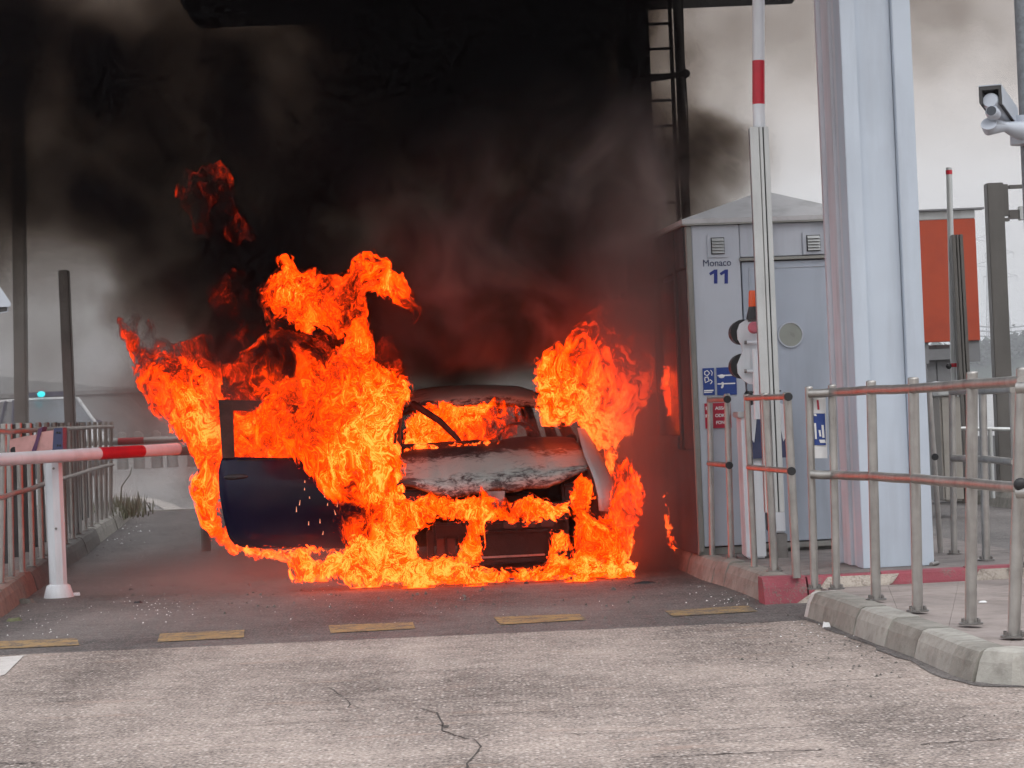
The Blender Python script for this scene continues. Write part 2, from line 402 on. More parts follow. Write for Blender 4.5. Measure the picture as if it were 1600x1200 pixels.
def dist_of(line, pxs):
    out = []
    for px, py in pxs:
        g = G(px, py); best = (9e9, 0); acc = 0
        for a, b in zip(line, line[1:]):
            ab = b - a; t = max(0, min(1, (g - a).dot(ab) / ab.length_squared)); q = a + ab * t
            if (q - g).length < best[0]: best = ((q - g).length, acc + ab.length * t)
            acc += ab.length
        out.append(best[1])
    return out
# near island on the right
nl = [G(a, b) for a, b in ((1257, 965), (1300, 980), (1350, 1001), (1425, 1029), (1480, 1054), (1515, 1067), (1545, 1072), (1600, 1074), (1720, 1072))]
js = [0] + dist_of(nl, ((1262, 967), (1334, 994), (1381, 1013), (1428, 1030), (1483, 1055), (1520, 1068), (1660, 1074))) 
kerb('kerb', nl, .15, .19, lambda k: [mt['roadwhite'], mt['kerb'], mt['kerb2'], mt['kerb'], mt['kerb2'], mt['kerb'], mt['kerb2'], mt['kerb']][k % 8], 1, joints=js)
# inner edge of that kerb is where its paving starts
def inset(line, w, side):
    o = []
    for i, p in enumerate(line):
        t = (line[min(i + 1, len(line) - 1)] - line[max(i - 1, 0)]).normalized(); o.append(p + Vector((-t.y, t.x, 0)) * side * w)
    return o
ni = inset(nl, .185, 1)
KC = G(1200, 945); KC.z = 0
kr = KC + LE * 2.6
pv = bpy.data.objects.new('pavement', None); C.objects.link(pv); pv['kind'] = 'structure'
def zline(p, z): return Vector((p.x, p.y, z))
back = [KC + LE * t - LD * .012 for t in (3.6, 2.3, 1.75, 1.2, .75, .33)]
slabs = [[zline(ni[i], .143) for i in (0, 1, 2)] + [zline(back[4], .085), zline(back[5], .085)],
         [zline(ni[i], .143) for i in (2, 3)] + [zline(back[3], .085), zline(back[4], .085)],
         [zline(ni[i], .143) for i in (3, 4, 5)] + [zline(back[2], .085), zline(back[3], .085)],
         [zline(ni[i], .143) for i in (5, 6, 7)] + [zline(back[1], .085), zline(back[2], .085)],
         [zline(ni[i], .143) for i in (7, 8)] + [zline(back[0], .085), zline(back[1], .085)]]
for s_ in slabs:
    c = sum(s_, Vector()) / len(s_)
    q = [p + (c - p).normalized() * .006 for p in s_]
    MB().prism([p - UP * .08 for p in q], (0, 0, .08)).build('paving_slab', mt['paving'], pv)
# uneven dark strip painting the shading along the foot of the near kerb
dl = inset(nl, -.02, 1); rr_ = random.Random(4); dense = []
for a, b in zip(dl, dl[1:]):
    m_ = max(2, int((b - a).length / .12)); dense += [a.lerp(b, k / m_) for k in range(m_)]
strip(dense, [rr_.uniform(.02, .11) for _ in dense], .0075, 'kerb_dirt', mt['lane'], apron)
# kiosk island
kb = [KC + LD * t for t in (14, 8, 5, 3, 1.55)]
kb = [G(960, 848) + LD * 6, G(960, 848), G(1040, 880), G(1097, 907), G(1130, 917)]
k2 = [G(1130, 917), G(1173, 933), KC.lerp(G(1173, 933), .12)]
kerb('kerb', kb, .165, .16, lambda k: mt['kerb_dark'] if k < 9 else mt['kerb'], 1, 1.0)
kerb('kerb', k2, .16, .18, mt['kerb'], 1, .75)
kf = [KC - LE * .03 - LD * .035, KC + LE * 4.2 - LD * .035]
kerb('kerb', kf, .16, .18, mt['kerbred'], 1, joints=[.0, .28, .75, 1.3, 1.85, 2.4, 2.95, 3.5, 4.2])
# cream diagonal bands painted on that kerb, 3 mm proud
for a0, a1, sk in ((.17, .62, .16), (1.15, 1.5, .14), (1.72, 2.15, .12), (2.75, 3.1, .12), (3.4, 3.7, .12)):
    P = [KC + LE * (a0) + UP * .004, KC + LE * (a1 - .02) + UP * .004, KC + LE * (a1 + sk) + LD * .025 + UP * .098, KC + LE * (a1 + sk + .05) + LD * .05 + UP * .151,
         KC + LE * (a0 + sk + .05) + LD * .05 + UP * .151, KC + LE * (a0 + sk) + LD * .025 + UP * .098]
    P = [p - LD * .046 for p in P]
    MB().add([P[0], P[1], P[2], P[5], P[3], P[4]], [(0, 1, 2, 3), (3, 2, 4, 5)]).build('painted_band', mt['kerbwhite'], pv)
def slab(poly, z, m, name='paving_slab', par=pv, th=.12):
    c = sum(poly, Vector()) / len(poly)
    MB().prism([Vector((p.x, p.y, z - th)) for p in poly], (0, 0, th)).build(name, m, par)
ke = G(1600, 872, .16); ke.z = 0
kI = inset(k2 + kf[1:], .17, 1)
right = [ke - LD * .9, ke + LD * 1.2, ke + LD * 4, ke + LD * 20]
o1 = KC + LD * .175 + LE * .18
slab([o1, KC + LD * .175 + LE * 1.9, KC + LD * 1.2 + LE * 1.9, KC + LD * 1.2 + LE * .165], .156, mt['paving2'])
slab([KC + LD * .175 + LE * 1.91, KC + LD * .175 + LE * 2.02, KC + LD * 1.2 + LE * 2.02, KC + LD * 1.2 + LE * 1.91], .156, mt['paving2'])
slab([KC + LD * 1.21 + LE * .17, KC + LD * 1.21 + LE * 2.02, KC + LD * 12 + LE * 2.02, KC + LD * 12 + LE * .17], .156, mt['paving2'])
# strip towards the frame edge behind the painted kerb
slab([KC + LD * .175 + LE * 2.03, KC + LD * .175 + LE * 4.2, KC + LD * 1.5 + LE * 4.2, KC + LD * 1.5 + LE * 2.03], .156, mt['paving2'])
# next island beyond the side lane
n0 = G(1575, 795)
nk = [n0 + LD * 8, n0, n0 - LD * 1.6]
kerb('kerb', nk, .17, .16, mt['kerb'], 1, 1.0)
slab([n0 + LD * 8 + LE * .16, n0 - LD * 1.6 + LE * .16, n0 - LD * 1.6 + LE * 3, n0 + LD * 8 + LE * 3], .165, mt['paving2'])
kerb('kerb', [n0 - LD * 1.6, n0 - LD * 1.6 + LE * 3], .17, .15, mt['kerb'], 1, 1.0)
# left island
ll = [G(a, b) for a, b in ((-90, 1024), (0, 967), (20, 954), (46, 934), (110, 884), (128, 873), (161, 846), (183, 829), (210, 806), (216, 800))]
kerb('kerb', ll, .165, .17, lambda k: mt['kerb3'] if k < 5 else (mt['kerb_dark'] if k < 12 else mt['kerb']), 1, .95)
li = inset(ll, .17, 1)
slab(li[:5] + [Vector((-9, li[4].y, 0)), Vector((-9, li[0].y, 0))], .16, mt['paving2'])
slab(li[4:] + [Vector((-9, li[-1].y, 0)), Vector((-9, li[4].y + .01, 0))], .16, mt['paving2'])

# ================================================================ FAR BACKGROUND
def ridge(name, pts, Y, depth, m, label=None, kind='stuff', seed=3, amp=.06, bumps=60):
    """long low body (bank with tree crowns along it), pts = (px,py) of the skyline"""
    rr = random.Random(seed); mb = MB()
    xs = [p[0] for p in pts]; ys = [p[1] for p in pts]
    nx = 90; top = []
    for i in range(nx + 1):
        px = xs[0] + (xs[-1] - xs[0]) * i / nx; py = float(np.interp(px, xs, ys)); top.append(at(px, py, Y))
    vs = []; fs = []
    for i, p in enumerate(top):
        hgt = max(.5, p.z)
        for j, (dy, fz) in enumerate(((-depth * .5, -.01), (-depth * .3, .6), (0, .95), (depth * .5, .5), (depth, -.01))):
            vs.append((p.x + rr.uniform(-.3, .3), p.y + dy, hgt * fz * (1 + (rr.uniform(-amp, amp) if 0 < j < 4 else 0))))
    for i in range(nx):
        for j in range(4): fs.append((i * 5 + j, i * 5 + j + 1, (i + 1) * 5 + j + 1, (i + 1) * 5 + j))
    mb.add(vs, fs, 0, True)
    if bumps:
        for k in range(bumps):
            p = top[rr.randrange(nx)]; s_ = Y * .006 * rr.uniform(.5, 1.5)
            c = Vector((p.x + rr.uniform(-s_, s_), p.y - depth * rr.uniform(0, .3), max(.5, p.z) * rr.uniform(.55, .98)))
            for q in range(34):
                th_, ph_ = rr.uniform(0, 6.28), rr.uniform(-.9, 1.4); u_ = rr.uniform(.55, 1.15)
                d_ = c + Vector((math.cos(th_) * math.cos(ph_) * s_ * 1.2, math.sin(th_) * math.cos(ph_) * s_, math.sin(ph_) * s_ * .9)) * u_; w_ = s_ * rr.uniform(.12, .34)
                a_ = [d_ + Vector((rr.uniform(-1, 1), rr.uniform(-1, 1), rr.uniform(-1, 1))) * w_ for _ in range(4)]
                mb.add(a_, [(0, 1, 2), (0, 2, 3)])
    return tag(mb.build(name, m), label, None, None, kind)
ridge('hill', [(1380, 560), (1470, 540), (1530, 545), (1600, 522), (1800, 500)], 2150, 90, mt['hill'], kind='structure', amp=.02, bumps=0)
ridge('treeline', [(1400, 585), (1450, 560), (1480, 548), (1510, 556), (1540, 550), (1565, 543), (1590, 532), (1640, 528), (1800, 520)], 1250, 80, mt['veg'], 'hazy wooded bank beyond the toll lanes', bumps=260)
ridge('hill', [(-300, 560), (0, 585), (150, 600), (400, 610), (700, 600)], 2000, 90, mt['hill'], kind='structure', amp=.02, bumps=0, seed=8)
# far wall on the left across the plaza
fw = MB(); a_, b_ = at(-60, 690, 88), at(520, 690, 88)
fw.box(((a_.x + b_.x) / 2, 88, 1.2), (abs(b_.x - a_.x), .4, 2.4)); fw.box(((a_.x + b_.x) / 2, 88, 2.48), (abs(b_.x - a_.x) + .2, .6, .16))
tag(fw.build('far_wall', mt['wall']), 'long grey wall far across the plaza behind the left railing', 'wall')
for k, px in enumerate((190, 216, 244, 268, 300)):
    p = G(px, 690); p.z = 0; Yb = 62; p = at(px, 680, Yb); 
    m_ = MB(); m_.tube([(p.x, Yb, 0), (p.x, Yb, .95), (p.x, Yb, 1.02)], [.16, .14, .05], 10)
    tag(m_.build('bollard', mt['greypole']), ['leftmost pale bollard in the row behind the farther boom', 'second pale bollard from the left behind the farther boom', 'middle pale bollard behind the farther boom', 'fourth pale bollard behind the farther boom, near the flames', 'last pale bollard behind the boom, half behind the flames'][k], 'bollard', 'far bollards across the plaza')

# pylons
def pylon(px, ytop, ybase, Y, wpx, label):
    t = at(px, ytop, Y); b = at(px, ybase, Y); s = Y / F; w = wpx * s; th = max(.12, s * .45)
    root = thing('pylon', (t.x, Y, 0), label, 'pylon')
    zt = t.z; mb = MB(); cor = []
    zb = 0; W = w * .5
    for sx in (-1, 1):
        for sy in (-1, 1):
            mb.tube([(t.x + sx * W, Y + sy * W, zb), (t.x + sx * W * .12, Y + sy * W * .12, zt)], th, 4, smooth=False)
    for k in range(12):
        f0, f1 = k / 12, (k + 1) / 12
        w0, w1 = W * (1 - .88 * f0), W * (1 - .88 * f1); z0, z1 = zt * f0, zt * f1
        for sy in (-1, 1):
            mb.tube([(t.x - w0, Y + sy * w0, z0), (t.x + w1, Y + sy * w1, z1)], th * .6, 3, smooth=False)
            mb.tube([(t.x + w0, Y + sy * w0, z0), (t.x - w1, Y + sy * w1, z1)], th * .6, 3, smooth=False)
    mb.build('tower', mt['greyframe'], root)
    for fz, L in ((.97, 22 * s), (.80, 26 * s)):
        z = zt * fz; ar = MB()
        for sg in (-1, 1):
            ar.tube([(t.x, Y, z + 6 * s), (t.x + sg * L, Y, z)], th * .7, 4, smooth=False); ar.tube([(t.x, Y, z - 4 * s), (t.x + sg * L, Y, z)], th * .7, 4, smooth=False)
            ar.tube([(t.x + sg * L, Y, z), (t.x + sg * L, Y, z - 9 * s)], th * .7, 4, smooth=False)
        ar.build('crossarm', mt['greyframe'], root)
    return root
pylon(1561, 388, 560, 1500, 34, 'lattice power pylon rising above the wooded bank')
pylon(1543, 366, 560, 1700, 20, 'farther lattice pylon half hidden behind the brown pole')
for k, (y0, y1) in enumerate(((504, 498), (511, 505), (519, 513))):
    p, q = at(1440, y0, 1520), at(1700, y1, 1520); mid = (p + q) / 2 - UP * 5
    tag(MB().tube([p, mid, q], .45, 5).build('power_line', mt['greyframe']), ['topmost thin power line beside the pylon', 'middle thin power line beside the pylon', 'lowest thin power line, just above the trees'][k], 'cable', 'power lines by the pylons')

# ================================================================ CANOPY, LADDER COLUMN
cn = thing('toll_canopy', (0, 30, 0), 'soot black edge of the toll canopy overhead', 'canopy')
ca, cb = at(300, 32, 25), at(1176, 0, 25)
cz = ca.z
ex_ = 16
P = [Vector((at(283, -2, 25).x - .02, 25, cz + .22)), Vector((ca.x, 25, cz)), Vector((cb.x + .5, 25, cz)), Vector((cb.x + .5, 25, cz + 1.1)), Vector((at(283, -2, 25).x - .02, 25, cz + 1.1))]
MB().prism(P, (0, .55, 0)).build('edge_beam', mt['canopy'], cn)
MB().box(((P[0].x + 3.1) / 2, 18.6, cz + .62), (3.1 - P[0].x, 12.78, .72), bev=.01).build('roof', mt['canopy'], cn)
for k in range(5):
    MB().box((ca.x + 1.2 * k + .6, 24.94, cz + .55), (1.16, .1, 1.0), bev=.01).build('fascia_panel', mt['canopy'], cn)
for px in (1148, 1164):
    p = at(px, 3, 24.6); MB().tube([(p.x, 24.9, cz + .03), (p.x, 24.9, cz - .03)], .03, 8).build('soffit_lamp', mt['darksteel'], cn)
Yl = 24.0
dk = thing('canopy_column', at(990, 700, Yl), 'dark sooted column beside the ladder under the canopy', 'column')
pa, pb = at(1014, 8, Yl), at(1020, 200, Yl)
cxr = (pa.x + pb.x) / 2; cxl = at(968, 100, Yl).x
MB().box(((cxr + cxl) / 2, Yl + .35, 2.95), (cxr - cxl, .6, 5.9), bev=.02).build('shaft', mt['darksteel'], dk)
for q in (.22, .42): MB().box((cxl + (cxr - cxl) * q * 2, Yl + .03, 2.95), (.03, .05, 5.8)).build('rib', mt['darksteel'], dk)
ld = thing('ladder', at(1050, 700, Yl), 'dark ladder running up to the canopy, its foot lost in smoke', 'ladder')
xr = at(1050, 100, Yl).x; xl = xr - .36
for x_, r_ in ((xl, .02), (xr, .022)): MB().tube([(x_, Yl, .2), (x_, Yl, 5.7)], r_, 8).build('rail', mt['darksteel'], ld)
for k, py in enumerate((37, 76, 117, 157, 197, 237, 277, 317)):
    z = at(1035, py, Yl).z; MB().tube([(xl, Yl, z), (xr, Yl, z)], .016, 7).build('rung', mt['darksteel'], ld)
z = at(1035, 122, Yl).z; MB().tube([(xl - .1, Yl - .03, z - .03), (xr + .12, Yl - .03, z + .03)], .035, 7).build('bracket', mt['darksteel'], ld)
pp = at(1062, 100, Yl)
tag(MB().tube([(pp.x, Yl, 0), (pp.x, Yl, 5.75)], .048, 10).build('standpipe', mt['darksteel']), 'thick dark pipe standing just right of the ladder', 'pipe')
pc = at(1071, 115, Yl)
tag(MB().ell(pc, (.05, .05, .05)).tube([pc, (pp.x, Yl, pc.z)], .015, 6).build('lamp', mt['darksteel']), 'small round fitting on the side of the dark pipe', 'lamp')
tag(MB().tube([(at(1067, 5, Yl).x, Yl, 5.75), (at(1069, 100, Yl).x, Yl, 4.9), (at(1074, 170, Yl).x, Yl, 4.3), (at(1076, 260, Yl).x, Yl, 3.6)], .009, 5).build('cable', mt['darksteel']), 'thin cable hanging beside the dark pipe', 'cable')

# ================================================================ KIOSK
K0 = G(1093, 868, .156); KW = 1.26; KDp = 2.7
Kn = -LD
def kp(px, py, off=0.0): return onp(px, py, K0 - LD * off, LD)
ks = thing('toll_kiosk', K0, 'grey blue toll kiosk 11 with a pitched roof, its lane side scorched', 'kiosk')
z0, z1 = K0.z, kp(1073, 353).z
ztop = z1
wl = K0; wr_ = K0 + LE * KW
def kbox(x0, x1, y0, y1, za, zb, name, m, bev=0.0, par=None):
    c = K0 + LE * ((x0 + x1) / 2) + LD * ((y0 + y1) / 2); c.z = (za + zb) / 2
    return MB().box(c, (x1 - x0, y1 - y0, zb - za), LE, LD, UP, bev=bev).build(name, m, par or ks)
def kx(px, py): return (kp(px, py) - K0).dot(LE)
x_strip = kx(1081.5, 400) - kx(1073, 400)
kbox(0, x_strip, -.006, .05, z0 + .02, z1, 'corner_trim', mt['kiosktrim'], .006)
xd0, xd1 = kx(1163, 500), kx(1300, 500)
zdt = kp(1230, 406).z; zdb = kp(1230, 848).z
kbox(x_strip + .001, xd0 - .012, 0, .06, z0 + .06, z1 - .002, 'front_panel', mt['kiosk'], .004)
kbox(xd0 - .008, xd1 + .008, .004, .06, zdt + .03, z1 - .002, 'header_panel', mt['kiosk'], .004)
kbox(xd1 + .014, KW, 0, .06, z0 + .06, z1 - .002, 'front_panel', mt['kiosk'], .004)
kbox(xd0 - .02, xd1 + .02, -.02, .05, zdt + .002, zdt + .024, 'drip_ledge', mt['kiosktrim'], .003)
dr = kbox(xd0, xd1, .012, .055, zdb + .01, zdt - .006, 'door', mt['kioskdoor'], .004)
# pressed frame line on the door
zf = kp(1230, 417).z
kbox(xd0 + .05, xd1 - .02, .006, .0125, zf - .004, zf, 'frame', mt['kiosk'], par=dr)
kbox(xd0 + .05, xd0 + .054, .006, .0125, zdb + .1, zf, 'frame', mt['kiosk'], par=dr)
kbox(xd0 + .015, xd0 + .03, -.03, .012, z0 + 1.0, z0 + 1.15, 'handle', mt['black'], par=dr)
cw = kp(1235, 523, -.008); rw = .093
mb = MB(); n = 36
ring = [(math.cos(2 * math.pi * k / n), math.sin(2 * math.pi * k / n)) for k in range(n)]
vs = []
for r_, o_ in ((rw, 0), (rw, -.01), (rw * .9, -.010), (rw * .9, .0)):
    vs += [cw + LE * (r_ * a) + UP * (r_ * b) + LD * (o_) for a, b in ring]
fs = [(j * n + k, j * n + (k + 1) % n, (j + 1) * n + (k + 1) % n, (j + 1) * n + k) for j in range(3) for k in range(n)]
mb.add(vs, fs, 0, False).build('window_frame', mt['kiosk'], dr)
MB().add([cw + LE * (rw * .9 * a) + UP * (rw * .9 * b) - LD * .005 for a, b in ring], [tuple(range(n))]).build('window', mt['frost'], dr)
kbox(0, KW, .02, .06, z0, z0 + .05, 'plinth', mt['kiosktrim'], .003)
kbox(xd0, xd1, -.04, .02, zdb - .035, zdb + .002, 'sill', mt['kiosktrim'], .004)
kbox(KW - .06, KW, .061, KDp, z0, z1, 'side_panel', mt['kiosk'])
kbox(0, KW, KDp - .06, KDp, z0, z1, 'rear_panel', mt['kiosk'])
# scorched lane side: panels, posts, window frames
kbox(0, .05, .06, KDp - .061, z0, z0 + .75, 'side_panel', mt['soot'], .006)
kbox(-.015, .065, .42, .50, z0 + .751, z1, 'window_post', mt['soot'], .006)
kbox(-.015, .065, 1.35, 1.43, z0 + .751, z1, 'window_post', mt['soot'], .006)
kbox(0, .05, .06, .419, z0 + .751, z1 - .3, 'side_panel', mt['soot'], .01)
kbox(.015, .03, .50, 1.35, z0 + .85, z1 - .35, 'window', mt['darkglass'])
kbox(.015, .03, 1.43, KDp - .06, z0 + .85, z1 - .35, 'window', mt['darkglass'])
kbox(-.01, .06, .06, KDp - .06, z1 - .30, z1 - .001, 'lintel', mt['soot'], .006)
kbox(-.03, .06, .50, KDp - .06, z0 + .751, z0 + .85, 'window_sill', mt['soot'], .008)
# roof
zf1 = z1 + .055
ra = K0 + LE * -.03 + LD * -.04; rb = K0 + LE * (KW + .05) + LD * -.04; rc = K0 + LE * (KW + .05) + LD * (KDp + .04); rd = K0 + LE * -.03 + LD * (KDp + .04)
for p in (ra, rb, rc, rd): p.z = z1
kbox(-.03, KW + .05, -.04, KDp + .04, z1, z1 + .012, 'eave_line', mt['kiosktrim'])
ax = onp(1192, 298, K0 + LD * .55, LD); ax2 = ax + LD * 1.5
v = [p + UP * .013 for p in (ra, rb, rc, rd)] + [p + UP * .045 for p in (ra, rb, rc, rd)] + [ax, ax2]
MB().add(v, [(0, 1, 5, 4), (1, 2, 6, 5), (2, 3, 7, 6), (3, 0, 4, 7), (4, 5, 8), (6, 7, 9), (5, 6, 9, 8), (7, 4, 8, 9), (0, 3, 2, 1)]).build('roof', mt['kioskroof'], ks)
# vents
for (xa, ya, xb, yb) in ((1104, 367, 1136, 402), (1253, 363, 1286, 397)):
    xa_, xb_ = kx(xa, ya), kx(xb, ya); za, zb = kp(xb, yb).z, kp(xa, ya).z
    vt = kbox(xa_, xb_, -.012, .0, za, zb, 'vent', mt['kiosk'], .003)
    w_ = (xb_ - xa_) * .29; xm = (xa_ + xb_) / 2
    kbox(xm - w_ - .006, xm + w_ + .006, -.0135, -.0122, za + .022, zb - .022, 'vent_opening', mt['darksteel'], par=vt)
    for k in range(5):
        zc = za + .028 + (zb - za - .056) * (k + .5) / 5
        c = K0 + LE * xm + LD * -.026; c.z = zc
        sl = Vector((0, 0, 1)); tl = (UP * .8 + LD * .6).normalized()
        MB().box(c, (w_ * 2, .004, .024), LE, tl.cross(LE), tl).build('slat', mt['alu'], vt)
# lettering
def text(s, px, py, hpx, m, parent, off=.003, wpx=None, bold=0.0, plane=None):
    cu = bpy.data.curves.new('lettering', 'FONT'); cu.body = s; cu.align_x = 'CENTER'; cu.align_y = 'CENTER'; cu.extrude = .0008; cu.offset = bold
    o = bpy.data.objects.new('lettering', cu); C.objects.link(o)
    dg = bpy.context.evaluated_depsgraph_get(); me = bpy.data.meshes.new_from_object(o.evaluated_get(dg)); bpy.data.objects.remove(o)
    vs = np.array([v.co[:] for v in me.vertices]); hh = vs[:, 1].max() - vs[:, 1].min(); ww = vs[:, 0].max() - vs[:, 0].min()
    p0, n_, ex, ez = plane or (K0 - LD * off, LD, LE, UP)
    c = onp(px, py, p0, n_); d = (c - CP).length; sc = hpx * d / F / hh; sx = (wpx * d / F / ww) if wpx else sc
    cxm = (vs[:, 0].max() + vs[:, 0].min()) / 2; cym = (vs[:, 1].max() + vs[:, 1].min()) / 2
    for v in me.vertices:
        q = c + ex * ((v.co.x - cxm) * sx) + ez * ((v.co.y - cym) * sc) - n_ * v.co.z
        v.co = q
    me.materials.clear(); me.materials.append(m)
    ob = bpy.data.objects.new('lettering', me); C.objects.link(ob)
    if parent: ob.parent = parent; 
    if parent and parent.type == 'EMPTY': ob.matrix_parent_inverse = Matrix.Translation(-parent.location)
    return ob
text('Monaco', 1120.5, 410.5, 10.5, mt['darktext'], ks, wpx=44)
for x_ in (1108, 1124.5):
    pg = [(0, 5.2), (8.2, 0), (13, 0), (13, 22), (7.6, 22), (7.6, 6), (2, 9)]
    MB().prism([kp(x_ + a, 421.5 + b - a * .04, .003) for a, b in pg], LD * .002).build('digit', mt['bluetext'], ks)
def panel(px0, py0, px1, py1, off, th, name, m, parent):
    a = kp(px0, py0, off); b = kp(px1, py1, off); x0, x1 = (a - K0).dot(LE), (b - K0).dot(LE)
    c = K0 + LE * ((x0 + x1) / 2) - LD * (off + th / 2); c.z = (a.z + b.z) / 2
    return MB().box(c, (abs(x1 - x0), th, abs(a.z - b.z)), LE, LD, UP).build(name, m, parent)
bs = thing('information_sign', kp(1125, 617), 'blue notice with white pictograms on the kiosk front', 'sign')
panel(1097.5, 575.5, 1117, 617, .004, .004, 'board', mt['bluesign'], bs); panel(1119, 574.5, 1151.5, 616.5, .004, .004, 'board', mt['bluesign'], bs)
for q in ((1100, 609.5, 1115, 611), (1100, 612.5, 1113, 613.5), (1121, 586, 1149, 586.8), (1121, 599, 1149, 599.8)): panel(*q, .0085, .001, 'printed_line', mt['print'], bs)
def blob(pts, name, par, off=.009, th=.002, r=None, m=None):
    P = [kp(a, b, off) for a, b in pts]; MB().tube(P, r, 7).build(name, m or mt['print'], par)
blob([(1101, 581), (1105, 579), (1109, 583), (1105, 587), (1101, 585), (1101, 581)], 'pictogram', bs, r=.004)
blob([(1101, 590), (1106, 589), (1108, 595), (1102, 598), (1101, 591)], 'pictogram', bs, r=.0045)
blob([(1110, 578), (1113, 582), (1112, 587)], 'pictogram', bs, r=.003); blob([(1109, 593), (1113, 596), (1110, 600)], 'pictogram', bs, r=.004)
e1 = kp(1127.5, 588, .009); MB().ell(e1, (.022, .003, .014), LE, LD, UP, 14, 8).build('pictogram', mt['print'], bs)
blob([(1127, 606), (1129, 604.5), (1129.5, 600), (1128.5, 597)], 'pictogram', bs, r=.008)
rs_ = thing('warning_sign', kp(1122, 668), 'red notice with white capitals low on the kiosk front', 'sign')
panel(1100.5, 630.5, 1143, 668, .004, .004, 'board', mt['redsign'], rs_)
for s_, x_, y_, w_ in (('R', 1105, 638, 4.5), ('ASSA', 1126, 637.5, 18), ('F', 1104.5, 650, 4), ('ODIC', 1126, 649, 17), ('FON', 1125.5, 660, 13)):
    text(s_, x_, y_, 5.2, mt['print'], rs_, off=.0088, wpx=w_, bold=.03)

# ================================================================ WHITE COLUMN
Yc = 14.5
q0 = G(1447, 884, .156); q0l = None
cl = thing('canopy_column', q0, 'broad pale blue steel column standing on the kiosk island', 'column')
def colx(px, yy=600): 
    return (onp(px, yy, q0, LD) - q0).dot(LE)
xs_ = [colx(v_) for v_ in (1337, 1361, 1417, 1447)]
zt_ = 6.4
def cbox(x0, x1, y0, y1, name, m, bev=.004, za=None, zb=None):
    c = q0 + LE * ((x0 + x1) / 2) + LD * ((y0 + y1) / 2); za = za or .157; zb = zb or zt_; c.z = (za + zb) / 2
    return MB().box(c, (x1 - x0, y1 - y0, zb - za), LE, LD, UP, bev=bev).build(name, m, cl)
cbox(xs_[0], xs_[1], 0, .16, 'flange', mt['bluewhite'])
cbox(xs_[2] + .003, xs_[3], -.01, .5, 'flange', mt['bluewhite'])
cbox(xs_[1] - .01, xs_[2] + .0, .035, .10, 'web', mt['bluewhite'], .002)
cbox(xs_[0] + .02, xs_[0] + .06, .161, .30, 'rib', mt['bluewhite2'])
cbox(xs_[0] - .0, xs_[1] - .02, .301, .40, 'flange', mt['bluewhite2'])
cbox(xs_[0] + .012, xs_[2], .401, .55, 'web', mt['bluewhite2'])
cbox(xs_[0] - .015, xs_[3], .551, .60, 'flange', mt['bluewhite2'])
kb_ = G(1460, 880, .157)
cbl = MB().tube([at(1455, 852, kb_.y), at(1453, 860, kb_.y - .02), at(1457, 868, kb_.y - .03), at(1462, 878, kb_.y - .03)], .006, 6); cbl.tube([G(1455, 882, .168), G(1465, 880, .168)], .014, 8)
tag(cbl.build('conduit', mt['steel_dark']), 'short cable stub and conduit at the foot of the pale blue column', 'conduit')

# ================================================================ RAILINGS
def post_mesh(foot, top, r, z, m, root, plate=True, cap=True):
    """foot/top in photo pixels, standing on height z; leans exactly as photographed"""
    f = G(*foot, z); t = at(*top, f.y)
    po = MB().tube([f, t], r, 14).build('post', m, root)
    if cap: MB().tube([t - UP * .002, t + UP * .004, t + UP * .009], [r * 1.04, r * 1.0, r * .7], 14).build('cap', m, po)
    if plate:
        mb = MB().tube([f + UP * .002, f + UP * .010], r * 2.1, 16)
        for a in (.6, 2.3, 3.8, 5.5):
            c = f + Vector((math.cos(a), math.sin(a), 0)) * r * 1.65; mb.tube([c + UP * .008, c + UP * .028], .008, 6)
        mb.build('base_plate', mt['steel_dark'], root)
    return f, t
rt = thing('railing', G(1369, 937, .15), 'nearest brushed steel railing of six posts along the near kerb', 'railing')
near = [((1273, 921), (1264, 606), .0225), ((1307, 921), (1300, 603), .023), ((1369, 938), (1361, 597), .027), ((1434, 956), (1427, 592), .0275), ((1517, 976), (1519, 583), .028), ((1584, 996), (1598, 577), .0285)]
FT = [post_mesh(f, t, r, .148, mt['steel'], rt) for f, t, r in near]
def rail_px(root, pts, Ys, r, m=None, name='rail', n=14):
    P = [at(a, b, y) for (a, b), y in zip(pts, Ys)]
    return MB().tube(P, r, n).build(name, m or mt['steel'], root), P
Ys = [f.y - .03 for f, t in FT]
for ys in ((615, 613, 609, 607, 600, 595), (741, 742, 744, 748, 755, 762)):
    for i in range(5):
        xa, xb = near[i][1][0] + (near[i][0][0] - near[i][1][0]) * ((ys[i] - near[i][1][1]) / 330), near[i + 1][1][0] + (near[i + 1][0][0] - near[i + 1][1][0]) * ((ys[i + 1] - near[i + 1][1][1]) / 390)
        P = [at(xa, ys[i], Ys[i]), at((xa + xb) / 2, (ys[i] + ys[i + 1]) / 2 + .7, (Ys[i] + Ys[i + 1]) / 2), at(xb, ys[i + 1], Ys[i + 1])]
        MB().tube(P, .0255, 14).build('rail', mt['steel'], rt)
# second railing coming in from the frame edge
r5 = thing('railing', at(1640, 980, FT[5][0].y - .3), 'stub ends of a steel railing entering behind the last near post', 'railing')
Yq = FT[5][0].y - .12
for y in (606, 770):
    MB().tube([at(1590, y, Yq), at(1720, y - 3, Yq - .25)], .026, 14).build('rail', mt['steel'], r5)
MB().tube([at(1700, 990, Yq - .22), at(1706, 560, Yq - .22)], .028, 12).build('post', mt['steel'], r5)
MB().ell(at(1595, 757, Yq - .02), (.033, .02, .03)).build('end_cap', mt['black'], r5)
